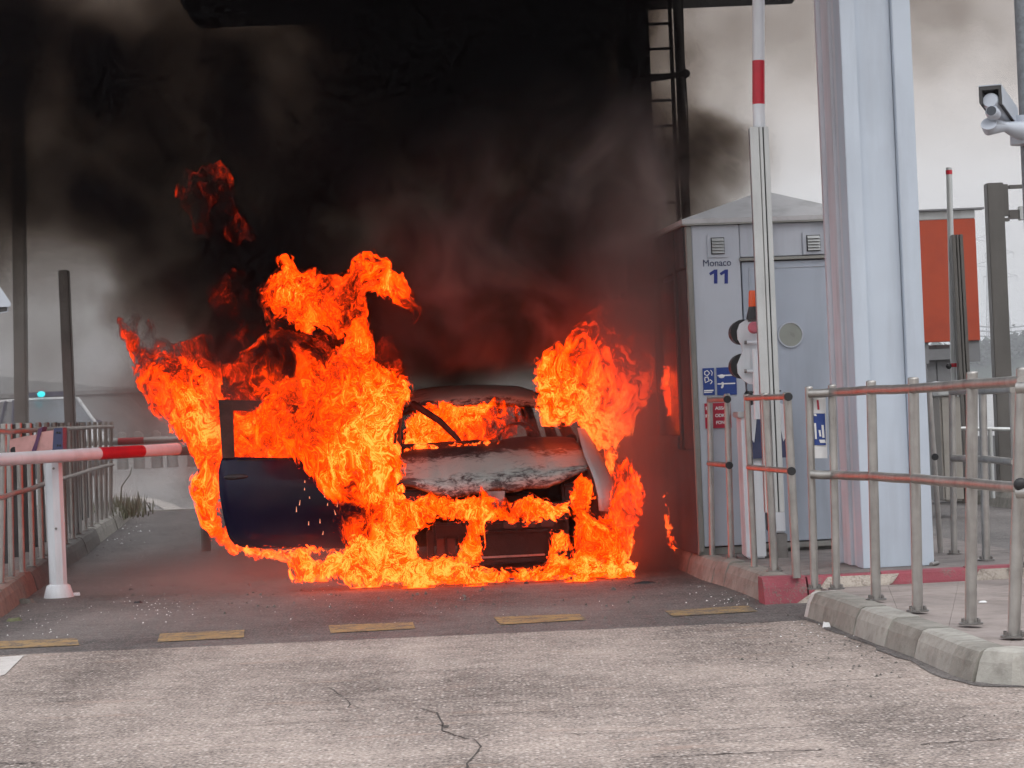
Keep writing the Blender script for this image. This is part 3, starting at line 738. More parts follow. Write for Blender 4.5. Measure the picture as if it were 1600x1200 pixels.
# poster hung on the near railing
ps = thing('poster', at(1281, 716, Ys[0]), 'white and blue laminated notice tied to the left end of the near railing', 'poster')
A, B_, Yp = at(1268, 622, Ys[0] + .03), at(1293, 716, Ys[0] + .04), Ys[0] + .03
A2 = at(1290, 621, Yp); B2 = at(1271, 716, Yp)
def quad(p, d, name, m, par): return MB().prism(p, (0, d, 0)).build(name, m, par)
quad([A, A2, B_, B2], .004, 'sheet', mt['print'], ps)
def pq(x0, y0, x1, y1, name, m, off=.003): return quad([at(x0, y0, Yp - off), at(x1, y0, Yp - off), at(x1 + 1.5, y1, Yp - off), at(x0 + 1.5, y1, Yp - off)], .002, name, m, ps)
pq(1269.5, 646, 1289, 711.5 - 16, 'blue_field', mt['bluesign']); pq(1276, 625, 1279, 640, 'pictogram', mt['redsign'])
pq(1272, 661, 1275, 686, 'pictogram', mt['print'], .006); pq(1279, 672, 1282, 682, 'pictogram', mt['print'], .006); pq(1283.5, 664, 1287, 684, 'pictogram', mt['print'], .006)
pq(1271, 646.5, 1275, 650, 'pictogram', mt['print'], .006); pq(1280, 687, 1289, 692, 'printed_line', mt['print'], .006)

def small_rail(posts, rails, z, label, capr=None):
    root = thing('railing', G(*posts[0][0], z), label, 'railing'); ft = [post_mesh(f, t, r, z, mt['steel'], root, plate=i % 2 == 1) for i, (f, t, r) in enumerate(posts)]
    for pts in rails:
        Y_ = [ft[min(i, len(ft) - 1)][0].y - .035 for i in range(len(pts))]
        P = [at(a, b, y) for (a, b), y in zip(pts, Y_)]
        for a, b in zip(P, P[1:]): MB().tube([a, b], .019, 12).build('rail', mt['steel'], root)
        d = (P[-1] - P[-2]).normalized()
        MB().tube([P[-1] - Vector((0, .0, 0)), P[-1] - Vector((0, .035, 0))], .026, 14).build('end_cap', mt['black'], root)
    return root
small_rail([((1113, 868), (1109, 621), .021), ((1143, 873), (1136, 617), .022)], [((1108, 625), (1136, 624)), ((1108, 724), (1139, 727))], .156, 'short two post steel railing nearest the fire beside the kiosk signs')
small_rail([((1179, 886), (1167, 618), .022), ((1210, 893), (1196, 616), .026), ((1245, 903), (1230, 615), .026)], [((1167, 622), (1197, 621), (1231, 620)), ((1170, 730), (1202, 733), (1236, 736))], .156, 'three post steel railing between the kiosk and the barrier')
# railings behind the column on the right
rb_ = thing('railing', G(1491, 866, .156), 'steel railing behind the near one, right of the pale blue column', 'railing')
bp = [((1491, 866), (1487, 600), .022), ((1541, 876), (1535, 600), .026), ((1592, 886), (1583, 596), .026)]
FB = [post_mesh(f, t, r, .156, mt['steel'], rb_) for f, t, r in bp]
for ys in ((612, 611, 609), (716, 717, 722)):
    P = [at(1487 + i * 48 + (2 if ys[0] > 700 else 0), ys[i], FB[i][0].y - .03) for i in range(3)]
    for a, b in zip(P, P[1:]): MB().tube([a, b], .023, 12).build('rail', mt['steel'], rb_)
rc_ = thing('railing', G(1466, 864, .156), 'lone slim steel post leaning beside the right edge of the blue column', 'railing')
post_mesh((1470, 864), (1452, 612), .019, .156, mt['steel'], rc_, plate=False)
MB().tube([at(1461, 714, FB[0][0].y), at(1461, 714, FB[0][0].y - .05)], .024, 12).build('end_cap', mt['black'], rc_)
rd_ = thing('railing', at(1530, 760, 23), 'thin pale rail far behind on the next island', 'railing')
MB().tube([at(1481, 669, 22.5), at(1590, 671, 22.5)], .02, 8).build('rail', mt['alu'], rd_)
for px in (1483, 1547, 1588):
    p = at(px, 669, 22.5); MB().tube([(p.x, 22.5, .17), p], .022, 8).build('post', mt['alu'], rd_)

# ================================================================ RIGHT BARRIER, LIGHT, BOOM
Yb = 15.0
bc = thing('barrier_cabinet', G(1190, 880, .156), 'white barrier cabinet with navy pivot cover behind the three post railing', 'cabinet')
fl = G(1178, 874, .156); Yc_ = fl.y
def bb(x0, y0, x1, y1, Y, dep, name, m, par, bev=.004, taper=0):
    a, b = at(x0, y0, Y), at(x1, y1, Y); c = Vector(((a.x + b.x) / 2, Y + dep / 2, (a.z + b.z) / 2))
    return MB().box(c, (abs(b.x - a.x), dep, abs(a.z - b.z)), bev=bev).build(name, m, par)
A = at(1161, 648, Yc_ + .02)
bb(1158, 650, 1198, 650 + 222, Yc_, .36, 'body', mt['white'], bc, .012)
bb(1153, 644, 1201, 651, Yc_ - .012, .385, 'lid', mt['alu'], bc, .006)
bb(1196, 650, 1228, 832, Yc_ + .04, .3, 'rear_body', mt['white'], bc, .01)
bb(1213, 834, 1232, 878, Yc_ + .03, .26, 'motor_box', mt['steel_dark'], bc, .006)
cc = at(1200, 668, Yc_ - .03)
mb = MB(); pts = [(-.13, -.21), (-.13, .02), (-.09, .11), (-.03, .15), (.04, .15), (.10, .11), (.13, .02), (.13, -.21)]
mb.prism([cc + Vector((a, 0, b)) for a, b in pts], (0, .03, 0)); mb.build('pivot_cover', mt['navy'], bc)
for sx in (-1, 1):
    mb = MB(); P = [(sx * .07, .17), (sx * .13, .15), (sx * .14, .02), (sx * .125, -.06), (sx * .10, -.10), (sx * .085, .0), (sx * .075, .08)]
    mb.prism([cc + Vector((a, -.012, b)) for a, b in P], (0, .01, 0)); mb.build('shield', mt['white'], bc)
bm_ = thing('barrier_boom', at(1205, 650, Yb), 'raised white barrier boom with one red band standing before the kiosk', 'barrier')
T = [at(1185.2, -60, Yb), at(1185.2, 95, Yb), at(1185.3, 163, Yb), at(1187, 215, Yb)]
MB().tube([T[0], T[1]], .0405, 20).build('boom_tube', mt['white'], bm_)
MB().tube([T[1], T[2]], .0412, 20).build('red_band', mt['red'], bm_)
MB().tube([T[2], T[3]], .0405, 20).build('boom_tube', mt['white'], bm_)
ct, cb_ = at(1184, 200, Yb), at(1209, 800, Yb)
dz = (ct - cb_); uz = dz.normalized(); ux = Vector((1, 0, 0)); ux = (ux - uz * ux.dot(uz)).normalized(); uy = uz.cross(ux)
Lh = dz.length; cm = (ct + cb_) / 2
def chan(x0, x1, y0, y1, name, m, l0=0, l1=1, bev=.003):
    c = cb_ + uz * (Lh * (l0 + l1) / 2) + ux * ((x0 + x1) / 2) + uy * ((y0 + y1) / 2)
    return MB().box(c, (x1 - x0, y1 - y0, Lh * (l1 - l0)), ux, uy, uz, bev=bev).build(name, m, bm_)
chan(-.062, -.004, -.075, -.045, 'channel', mt['alu']); chan(.002, .022, -.070, -.045, 'channel', mt['alu']); chan(.030, .062, -.075, -.045, 'channel', mt['alu'])
chan(-.058, .058, -.0449, .045, 'channel', mt['galv'])
chan(-.010, .0, -.058, -.0452, 'groove', mt['steel_dark']); chan(.023, .029, -.062, -.0452, 'groove', mt['black'])
for px, py in ((1170, 613), (1213, 611)):
    p = at(px, py, Yb - .05)
    MB().tube([p + Vector((-.02, 0, .006)), p + Vector((-.012, 0, 0)), p + Vector((.015, 0, 0)), p + Vector((.02, 0, -.008))], [.02, .009, .009, .018], 8).build('wing_bolt', mt['black'], bm_)
# traffic light seen from behind
tl = thing('traffic_light', at(1183, 640, 15.6), 'white backed two lamp traffic light turned away, beside the raised boom', 'traffic light')
Yt = 15.55
out = [(1165, 500), (1156, 506), (1152, 517), (1153, 530), (1159, 540), (1161, 549), (1157, 558), (1152, 570), (1153, 583), (1161, 594), (1171, 600), (1184, 601), (1192, 596), (1195, 500)]
MB().prism([at(a, b, Yt) for a, b in out], (0, .035, 0)).build('backboard', mt['white'], tl)
for cy_ in (519, 572):
    c = at(1164, cy_, Yt + .036)
    mb = MB(); n = 18; vs = []; fs = []
    for j, (d, rr_) in enumerate(((0, .085), (.10, .083), (.17, .080))):
        for k in range(n):
            a = math.pi * (.02 + 1.0 * k / (n - 1)) + math.pi * .5 - .3
            vs.append(c + Vector((math.cos(a) * rr_ - .012 * j, d, math.sin(a) * rr_ * 1.15)))
    for j in range(2):
        for k in range(n - 1): fs.append((j * n + k, j * n + k + 1, (j + 1) * n + k + 1, (j + 1) * n + k))
    mb.add(vs, fs, 0, True)
    MB().tube([c + Vector((-.012, 0, 0)), c + Vector((-.018, .14, 0))], [.088, .084], 20).build('visor', mt['black'], tl)
pA, pB = at(1178, 600, Yt - .05), at(1186, 540, Yt - .05)
MB().tube([at(1181, 545, Yt - .04), at(1184, 655, Yt - .04)], .026, 10).build('pole', mt['white'], tl)
for y in (535, 580):
    ar = MB().tube([at(1167, y, Yt - .04), at(1196, y, Yt - .04)], .012, 8).build('arm', mt['white'], tl)
    MB().tube([at(1163, y, Yt - .03), at(1171, y, Yt - .03)], .013, 8).build('screw', mt['steel_dark'], ar)
bx, by = at(1176.5, 478, Yt), at(1175.5, 497, Yt)
MB().tube([at(1176.5, 479, Yt), at(1176.2, 473, Yt), at(1176, 457, Yt), at(1176, 454, Yt)], [.030, .030, .027, .022], 18).build('beacon', mt['orangeplastic'], tl)
MB().tube([by - UP * .01, bx], [.044, .028], 16).build('beacon_base', mt['black'], tl)
pk = at(1178, 512, Yt - .06)
MB().tube([pk + Vector((0, -.0, 0)), pk + Vector((-.004, -.05, 0)), pk + Vector((-.004, -.06, 0))], [.042, .040, .03], 20).build('push_lamp', mt['pink'], tl)
bb(1168, 497, 1186, 503, Yt, .04, 'bracket', mt['steel_dark'], tl, .002)

# ================================================================ RIGHT EDGE: CAMERAS, POLES, SIGN
cp = thing('camera_pole', at(1600, 900, 13.2), 'galvanised round pole at the right frame edge carrying a camera', 'pole')
pt_, pb_ = at(1587 + 20, 0, 13.2), at(1597 + 20, 300, 13.2)
xm = (pt_.x + pb_.x) / 2
MB().tube([(xm, 13.2, .0), (xm, 13.2, 4.6)], .077, 22).build('pole_tube', mt['galv'], cp)
MB().tube([at(1575 + 26, 182, 13.1), at(1602, 226, 13.1)], .085, 18).build('clamp', mt['camwhite'], cp)
cv = thing('security_camera', at(1562, 200, 12.9), 'grey bullet camera with a dark hood on the pole at the right edge', 'camera')
Yk = 12.75
f0 = [at(a, b, Yk) for a, b in ((1530, 136), (1563, 133), (1565, 157), (1564, 160), (1534, 166), (1530, 160))]
dv = Vector((.16, .34, -.09))
fr = [at(a, b, Yk) for a, b in ((1529, 136), (1564, 133), (1566, 163), (1561, 163), (1560, 139), (1534, 141), (1534, 163), (1530, 161))]
MB().prism(fr, dv).build('hood', mt['darksteel'], cv)
top_ = [fr[0] + UP * .002, fr[1] + UP * .002, fr[1] + UP * .008, fr[0] + UP * .008]
MB().prism(top_, dv).build('hood_top', mt['camwhite'], cv)
side_ = [fr[1] + Vector((.001, -.0, 0)), fr[1] + Vector((.006, 0, 0)), fr[2] + Vector((.006, 0, 0)), fr[2] + Vector((.001, 0, 0))]
MB().prism(side_, dv).build('hood_side', mt['camwhite'], cv)
cc1 = at(1548, 158, Yk + .03); ax_ = dv.normalized()
MB().tube([cc1 - ax_ * .02, cc1, cc1 + ax_ * .3], [.040, .048, .05], 22).build('body', mt['camwhite'], cv)
c2 = at(1551, 176, Yk + .02); MB().tube([c2 - ax_ * .03, c2 - ax_ * .018, c2 + ax_ * .03], [.030, .038, .04], 20).build('lens_ring', mt['camwhite'], cv)
MB().tube([c2 - ax_ * .033, c2 - ax_ * .029], .028, 18).build('lens', mt['darkglass'], cv)
MB().tube([at(1545, 193, Yk + .04), at(1546, 198, Yk + .06), at(1570, 198, Yk + .12), at(1585, 202, Yk + .2), at(1600, 205, Yk + .3)], [.045, .05, .028, .045, .06], 18).build('mount_arm', mt['camwhite'], cv)
# brown square pole with bracket
Y2 = 24.0
bp_ = thing('bracket_pole', at(1555, 780, Y2), 'tall brown grey square pole with a side bracket on the right', 'pole')
a_, b2_ = at(1550, 286, Y2), at(1562, 600, Y2); xm2 = (a_.x + b2_.x) / 2 + .02
MB().box((xm2, Y2, a_.z / 2 + .08), (.175, .17, a_.z - .17), bev=.008).build('shaft', mt['brownpole'], bp_)
bb(1562, 288, 1577, 337, Y2 - .02, .1, 'bracket_plate', mt['brownpole'], bp_); bb(1577, 289, 1612, 293, Y2 - .01, .08, 'bracket_arm', mt['brownpole'], bp_, .001)
bb(1558, 341, 1578, 345, Y2 - .02, .1, 'bracket_arm', mt['brownpole'], bp_, .001); bb(1577, 328, 1600, 341, Y2 - .01, .08, 'bracket_arm', mt['brownpole'], bp_, .002)
bb(1593, 322, 1606, 343, Y2 - .03, .1, 'junction_box', mt['alu'], bp_, .004)
# second raised boom and its grey channel
Y3 = 23.0
b3 = thing('barrier_boom', at(1492, 790, Y3), 'second raised boom, thinner, with dark red rings before the orange sign', 'barrier')
q_ = [at(1482.5, 262, Y3), at(1482.5, 266, Y3), at(1483, 272.5, Y3), at(1490.2, 567.5, Y3), at(1490.4, 573.5, Y3), at(1492, 640, Y3)]
for i, mm in enumerate(('alu', 'red', 'alu', 'red', 'alu')):
    MB().tube([q_[i], q_[i + 1]], .031 if mm == 'alu' else .033, 14).build('red_band' if mm == 'red' else 'boom_tube', mt[mm], b3)
MB().ell(at(1482.5, 572, Y3 - .04), (.03, .02, .03)).build('wing_bolt', mt['black'], b3)
g3 = thing('boom_channel', at(1510, 790, Y3), 'dark grey ribbed channel standing beside the second boom', 'post')
ct, cb_ = at(1494, 367, Y3 - .1), at(1514, 745, Y3 - .1); dz = ct - cb_; uz = dz.normalized(); ux = (Vector((1, 0, 0)) - uz * uz.x).normalized(); uy = uz.cross(ux); Lh = dz.length
for x0, x1, y0 in ((-.056, -.018, -.06), (-.010, .012, -.055), (.022, .056, -.06)):
    c = (ct + cb_) / 2 + ux * ((x0 + x1) / 2) + uy * (-.03)
    MB().box(c, (x1 - x0, .06, Lh), ux, uy, uz, bev=.004).build('channel', mt['brownpole'], g3)
MB().box((ct + cb_) / 2 + uy * .03, (.108, .055, Lh - .01), ux, uy, uz).build('channel', mt['steel_dark'], g3)
# orange sign
Y4 = 27.0
os_ = thing('orange_sign', at(1490, 760, Y4), 'large blank orange panel in a grey frame behind the blue column', 'sign')
def bq(x0, y0, x1, y1, Y, dep, name, m, par, lean=None):
    """upright slab given by photo corners; its sides stay vertical in the world"""
    a = at(x0, y0, Y); b = at(x1, y1, Y); return MB().box(((a.x + b.x) / 2, Y + dep / 2, (a.z + b.z) / 2), (abs(b.x - a.x), dep, abs(a.z - b.z)), bev=.004).build(name, m, par)
ol, orr = at(1432, 440, Y4).x - .05, at(1527, 440, Y4).x
zt4, zb4 = at(1480, 343, Y4).z, at(1480, 534, Y4).z
MB().box(((ol + orr) / 2, Y4, (zt4 + zb4) / 2), (orr - ol, .06, zt4 - zb4), bev=.008).build('panel', mt['orange'], os_)
MB().box(((ol + orr) / 2, Y4 + .02, zt4 + .052), (orr - ol, .1, .095), bev=.004).build('top_frame', mt['alu'], os_)
MB().box(((ol + orr) / 2 + .04, Y4, zt4 + .112), (orr - ol + .12, .2, .02)).build('cap', mt['greyframe'], os_)
zf4 = at(1490, 535, Y4).z
zc, zd = at(1490, 546, Y4).z, at(1490, 560, Y4).z
MB().box(((ol + orr) / 2, Y4 + .05, (zc + zd) / 2), (orr - ol, .08, .13), bev=.004).build('cross_beam', mt['greyframe'], os_)
xr4 = at(1520, 550, Y4).x
MB().box((orr - .07, Y4 + .05, (zb4 + zd) / 2), (.13, .09, zb4 - zd + .1)).build('post', mt['greyframe'], os_)
MB().box((ol + .11, Y4 + .05, (zb4 + zd) / 2), (.1, .09, zb4 - zd + .1)).build('post', mt['greyframe'], os_)
MB().box((at(1478, 600, Y4).x, Y4 + .16, .98), (.17, .1, 1.62)).build('post', mt['greyframe'], os_)
MB().box((at(1447, 600, Y4).x + .1, Y4 + .16, .98), (.12, .1, 1.62)).build('post', mt['greyframe'], os_)
bt = thing('ticket_cabinet', at(1482, 770, 22.2), 'beige cabinet with rounded grey top behind the back railing', 'cabinet')
a_, b_ = at(1468, 618, 22.2), at(1500, 618, 22.2)
MB().box(((a_.x + b_.x) / 2, 22.4, (a_.z + .17) / 2), (b_.x - a_.x, .4, a_.z - .17), bev=.02).build('body', mt['beige'], bt)
MB().box(((a_.x + b_.x) / 2, 22.4, a_.z + .02), (b_.x - a_.x + .05, .46, .045), bev=.01).build('lid', mt['alu'], bt)
c_ = at(1463, 602, 22.8); MB().ell((c_.x, 22.8, c_.z - .08), (.14, .16, .12)).tube([(c_.x, 22.8, .17), (c_.x, 22.8, c_.z - .1)], .12, 16).build('dome', mt['alu'], bt)
cbx = thing('grey_box', at(1530, 770, 25), 'low grey concrete block on the far island', 'block')
MB().box((at(1500, 700, 25).x, 25.3, .45), (1.1, .5, .56), bev=.02).build('block', mt['greyframe'], cbx)

# ================================================================ LEFT SIDE
rl = thing('railing', G(18, 906, .165), 'long steel railing of many posts along the left kerb', 'railing')
lp = [((-16, 922), (-10, 660)), ((1.5, 912), (6, 662)), ((18, 902), (12, 662)), ((35, 895), (27, 661)), ((51, 885), (43, 661)), ((66, 873), (58, 660)), ((80, 865), (71, 660)),
      ((92, 857), (84, 660)), ((103, 850), (96, 660)), ((115, 842), (108, 660)), ((125, 835), (118, 660)), ((134, 829), (127, 660)), ((143, 823), (137, 659)), ((152, 818), (146, 659)), ((159, 813), (154, 659)), ((166, 810), (163, 659)), ((173, 806), (172, 659))]
LFT = []
for i, (f, t) in enumerate(lp):
    f_ = G(f[0], f[1], .163); t_ = at(t[0] + (2 if i > 1 else 0), t[1], f_.y); LFT.append((f_, t_))
    MB().tube([f_, t_], .0235, 12).build('post', mt['steel'], rl)
    MB().tube([f_ + UP * .001, f_ + UP * .008], .045, 12).build('base_plate', mt['steel_dark'], rl)
for h in (.055, .0):
    for (fa, ta), (fb, tb) in zip(LFT, LFT[1:]):
        if h: a, b = ta - UP * .06, tb - UP * .06
        else: a, b = fa.lerp(ta, .545), fb.lerp(tb, .545)
        MB().tube([a + Vector((.02, 0, 0)), b + Vector((.02, 0, 0))], .02, 10).build('rail', mt['steel'], rl)
# second row of flat uprights just behind
rl2 = thing('railing', G(10, 850, .165), 'second darker row of uprights close behind the left railing', 'railing')
for i in range(1, len(LFT) - 1):
    fa, ta = LFT[i]; c = fa.lerp(LFT[i + 1][0], .45) + Vector((-.28, .15, 0)); c.z = .16
    MB().box((c.x, c.y, .16 + .57), (.05, .05, 1.14)).build('upright', mt['darksteel'], rl2)
a, b = LFT[1][0] + Vector((-.28, .25, 1.08)), LFT[-1][0] + Vector((-.28, .1, 1.08))
MB().tube([a, b], .018, 8).build('rail', mt['steel_dark'], rl2)
# near boom on the left
Y5 = G(92, 931).y + .06
lb = thing('barrier_boom', at(90, 722, Y5), 'lowered white barrier boom with a bright red band reaching in from the left', 'barrier')
def lbp(px, py): return at(px, py, 16.70 + (px - 83) * .0070)
MB().tube([lbp(-120, 725.5), lbp(153, 708.8)], .047, 22).build('boom_tube', mt['white'], lb)
MB().tube([lbp(153, 708.8), lbp(221, 705)], .0475, 22).build('red_band', mt['red'], lb)
MB().tube([lbp(221, 705), lbp(276, 701.6)], .047, 22).build('boom_tube', mt['white'], lb)
MB().tube([lbp(276, 701.6), lbp(277.5, 701.5)], [.0475, .046], 22).build('end_cap', mt['alu'], lb)
sp = thing('boom_rest_post', G(92, 934), 'white eight sided post carrying the tip of the left boom', 'post')
f = G(92, 934); t = at(83, 720, f.y)
MB().tube([f + UP * .05, t], .066, 8, smooth=False).build('shaft', mt['white'], sp)
MB().tube([f + UP * .002, f + UP * .02, f + UP * .09, f + UP * .10], [.112, .108, .088, .07], 20).build('foot', mt['white'], sp)
for py in (732, 826):
    p = at(84 + (py - 732) * .04, py, f.y - .068); MB().tube([p, p - Vector((0, .008, 0))], .009, 8).build('screw', mt['steel_dark'], sp)
MB().tube([G(100, 931, .012), G(124, 929, .012)], .018, 8).build('foot_lug', mt['white'], sp)
# farther boom
Y6 = 27.5
fb = thing('barrier_boom', at(90, 690, Y6), 'farther lowered boom, dull grey and red in the smoke', 'barrier')
for x0, y0, x1, y1, r_, mm in ((100, 692, 185, 690, .042, 'alu'), (185, 690, 225, 688.5, .044, 'red'), (225, 688.5, 262, 687, .042, 'alu'), (262, 687, 330, 684, .036, 'alu')):
    MB().tube([at(x0, y0, Y6), at(x1, y1, Y6)], r_, 14).build('red_band' if mm == 'red' else 'boom_tube', mt[mm], fb)
MB().tube([(at(102, 692, Y6).x, Y6, 0), at(102, 692, Y6)], .05, 10).build('rest_post', mt['greypole'], fb)
fb2 = thing('barrier_boom', at(290, 704, 22), 'short grey boom end just past the tip of the white boom', 'barrier')
MB().tube([at(270, 704, 22), at(322, 702, 22)], .052, 14).build('boom_tube', mt['alu'], fb2)
MB().tube([(at(316, 702, 22).x, 22, 0), at(316, 702, 22)], .05, 10).build('rest_post', mt['greypole'], fb2)
# tall posts
for (x0, y0, x1, y1, Y, r_, lab) in ((27, 100, 34, 660, 25, .068, 'taller grey square post behind the left railing, top lost in smoke'), (100, 422, 110, 658, 23, .052, 'shorter grey square post ending in mid air behind the left railing')):
    t, b = at(x0, y0, Y), at(x1, y1, Y)
    b = Vector((b.x + (b.x - t.x) * (.17 - b.z) / (b.z - t.z), Y, .17))
    d = (t - b); u = d.normalized(); xx = (Vector((1, 0, 0)) - u * u.x).normalized()
    tag(MB().box((t + b) / 2, (r_ * 2, r_ * 2, d.length), xx, u.cross(xx), u, bev=.012).build('grey_post', mt['greypole']), lab, 'post')
# camera at left edge
lc = thing('security_camera', at(0, 470, 13), 'white camera hood poking in at the left frame edge', 'camera')
fr = [at(a, b, 13) for a, b in ((-22, 418), (0, 448), (17, 473), (16, 479), (-22, 481))]
MB().prism(fr, (-.05, .12, 0)).build('hood', mt['camwhite'], lc)
fr = [at(a, b, 13.01) for a, b in ((-22, 480), (15, 479), (12, 487), (-22, 491))]
MB().prism(fr, (-.05, .10, 0)).build('underside', mt['darksteel'], lc)
MB().tube([at(12.5, 478, 12.99), at(12, 487, 12.99), at(-10, 490.5, 12.99)], .003, 6).build('trim', mt['camwhite'], lc)
MB().tube([at(-30, 470, 13.1), at(-60, 1000, 13.1)], .06, 12).build('mast', mt['galv'], lc)
# wrapped pink box
pb = thing('wrapped_box', at(60, 705, LFT[2][0].y - .15), 'pinkish elongated box with a purple strap and navy end on the left railing', 'box')
Y7 = LFT[2][0].y - .12
P = [at(a, b, Y7) for a, b in ((15, 687), (32, 683), (62, 678), (63, 700), (50, 712), (15, 712))]
MB().prism(P, (0, .14, 0)).build('box_body', mt['pinkbox'], pb)
P = [at(a, b, Y7) for a, b in ((64, 675), (84, 672), (84, 702), (58, 705))]
MB().prism(P, (0, .14, 0)).build('box_body', mt['pinkbox'], pb)
MB().tube([at(22, 704, Y7 - .002), at(22, 704, Y7 + .02)], .028, 14).build('socket', mt['black'], pb)
P = [at(a, b, Y7 - .012) for a, b in ((60, 670), (67, 667), (60, 690), (56, 706), (48, 708), (55, 690))]
MB().prism(P, (0, .165, 0)).build('strap', mt['strap'], pb)
P = [at(a, b, Y7 - .004) for a, b in ((84, 669), (98, 668), (98, 702), (82, 703))]
MB().prism(P, (0, .15, 0)).build('end_block', mt['navy'], pb)
for a, b in ((89, 676), (93, 676), (90, 696), (94, 696)): MB().ell(at(a, b, Y7 - .006), (.007, .006, .009), n=8, m=5).build('bolt', mt['black'], pb)
bxl = thing('white_block', at(8, 785, 20), 'pale box standing on the left island behind the railing', 'box')
MB().box((at(6, 765, 20.5).x, 20.5, .30), (.22, .2, .28), bev=.01).build('block', mt['white'], bxl)

# patrol vehicles
def loftcar(root, base, yaw, L, W, H, mats, hoodh=1.0, lights=True):
    """small van-like car facing local -y; base = ground centre"""
    Rz = Matrix.Rotation(yaw, 3, 'Z')
    def w(x, y, z): return Vector(base) + Rz @ Vector((x, y, z))
    side = [(-L / 2, .35), (-L / 2, .75), (-L / 2 + .1, .86), (-L / 2 + .85, hoodh), (-L / 2 + .95, hoodh + .04), (L / 2 - .12, hoodh + .06), (L / 2, .9), (L / 2, .35)]
    ws = [.80, .90, .94, .98, 1, 1, .96, .92]
    vs = []; 
    for sx in (-1, 1):
        for (y, z), q in zip(side, ws): vs.append(w(sx * W / 2 * q, y, z))
    n = len(side); fs = [tuple(range(n)), tuple(range(n, 2 * n))[::-1]] + [(i, (i + 1) % n, n + (i + 1) % n, n + i) for i in range(n)]
    MB().add(vs, fs).build('body', mats['body'], root)
    g0, g1, r0, r1 = -L / 2 + .92, L / 2 - .15, -L / 2 + 1.75, L / 2 - .35
    top = H; bh = hoodh + .05
    wb, wt_ = W / 2 * .95, W / 2 * .76
    # pillars and roof
    rf = MB(); rf.add([w(-wt_, r0, top - .05), w(wt_, r0, top - .05), w(wt_, r1, top - .04), w(-wt_, r1, top - .04), w(-wt_ * .9, r0 + .1, top), w(wt_ * .9, r0 + .1, top), w(wt_ * .9, r1 - .1, top), w(-wt_ * .9, r1 - .1, top)],
                      [(0, 1, 5, 4), (1, 2, 6, 5), (2, 3, 7, 6), (3, 0, 4, 7), (4, 5, 6, 7), (0, 3, 2, 1)]); rf.build('roof', mats['body'], root)
    for sx in (-1, 1):
        MB().tube([w(sx * wb, g0, bh - .02), w(sx * wt_, r0, top - .05)], .045, 8).build('pillar', mats['body'], root)
        MB().tube([w(sx * wb, g1, bh - .02), w(sx * wt_, r1, top - .05)], .06, 8).build('pillar', mats['body'], root)
        for f_ in (.36, .68):
            MB().tube([w(sx * wb * 1.0, g0 + (g1 - g0) * f_, bh - .02), w(sx * wt_, r0 + (r1 - r0) * f_ * .9, top - .05)], .04, 8).build('pillar', mats['trim'], root)
        MB().add([w(sx * wb * .985, g0 + .05, bh), w(sx * wb * .985, g1, bh), w(sx * wt_ * .98, r1, top - .07), w(sx * wt_ * .98, r0, top - .07)], [(0, 1, 2, 3)]).build('side_window', mats['glass'], root)
        for yy in (-L / 2 + .8, L / 2 - .8):
            c = w(sx * (W / 2 - .1), yy, .31); d = Rz @ Vector((sx * .12, 0, 0))
            wh = MB().tube([c - d, c + d], .31, 20).build('wheel', mt['black'], root)
            MB().tube([c + d * .9, c + d * 1.04], .19, 16).build('rim', mt['alu'], wh)
        MB().ell(w(sx * W / 2 * .74, -L / 2 + .02, .70), (.17, .06, .08), Rz @ Vector((1, 0, 0)), Rz @ Vector((0, 1, 0))).build('headlight', mt['print'], root)
        MB().ell(w(sx * (W / 2 + .12), g0 + .35, bh + .05), (.1, .06, .07)).build('mirror', mats['trim'], root)
    MB().add([w(-wb * .95, g0, bh), w(wb * .95, g0, bh), w(wt_ * .95, r0, top - .06), w(-wt_ * .95, r0, top - .06)], [(0, 1, 2, 3)]).build('windscreen', mats['glass'], root)
    MB().box(w(0, -L / 2 - .02, .45), (W * .9, .1, .22), Rz @ Vector((1, 0, 0)), Rz @ Vector((0, 1, 0)), bev=.03).build('bumper', mats['trim'], root)
    return w, r0, top
pw = mt['white']
vb = at(70, 650, 56); 
pc_ = thing('police_car', (vb.x, 56, 0), 'white patrol car with a lit blue light bar behind the left railing', 'car')
w, r0, top = loftcar(pc_, (vb.x - .1, 56.6, 0), R(30), 4.3, 1.85, 1.97, dict(body=pw, trim=mt['navy'], glass=mt['carglass']), 1.2)
lbx = MB(); 
Rz = Matrix.Rotation(R(30), 3, 'Z')
MB().box(w(0, r0 + .35, top + .075), (1.25, .28, .13), Rz @ Vector((1, 0, 0)), Rz @ Vector((0, 1, 0)), bev=.03).build('light_bar', mt['navy'], pc_)
lm = at(64, 607.5, 1); 
bq_ = w(0, r0 + .1, top + .08); bl = at(64, 607.5, bq_.y - .3); bl.z = bq_.z; MB().ell(bl, (.10, .08, .075)).build('blue_light', emis('blue_light_lit', (.02, .75, .85), 3.2), pc_)
v2 = at(-30, 650, 62)
vc = thing('parked_van', (v2.x, 62, 0), 'pale vehicle roof and windows just behind the patrol car at the frame edge', 'van')
loftcar(vc, (v2.x - .1, 63, 0), R(14), 4.6, 1.85, 2.02, dict(body=mt['white'], trim=mt['greyframe'], glass=mt['carglass']), 1.2)

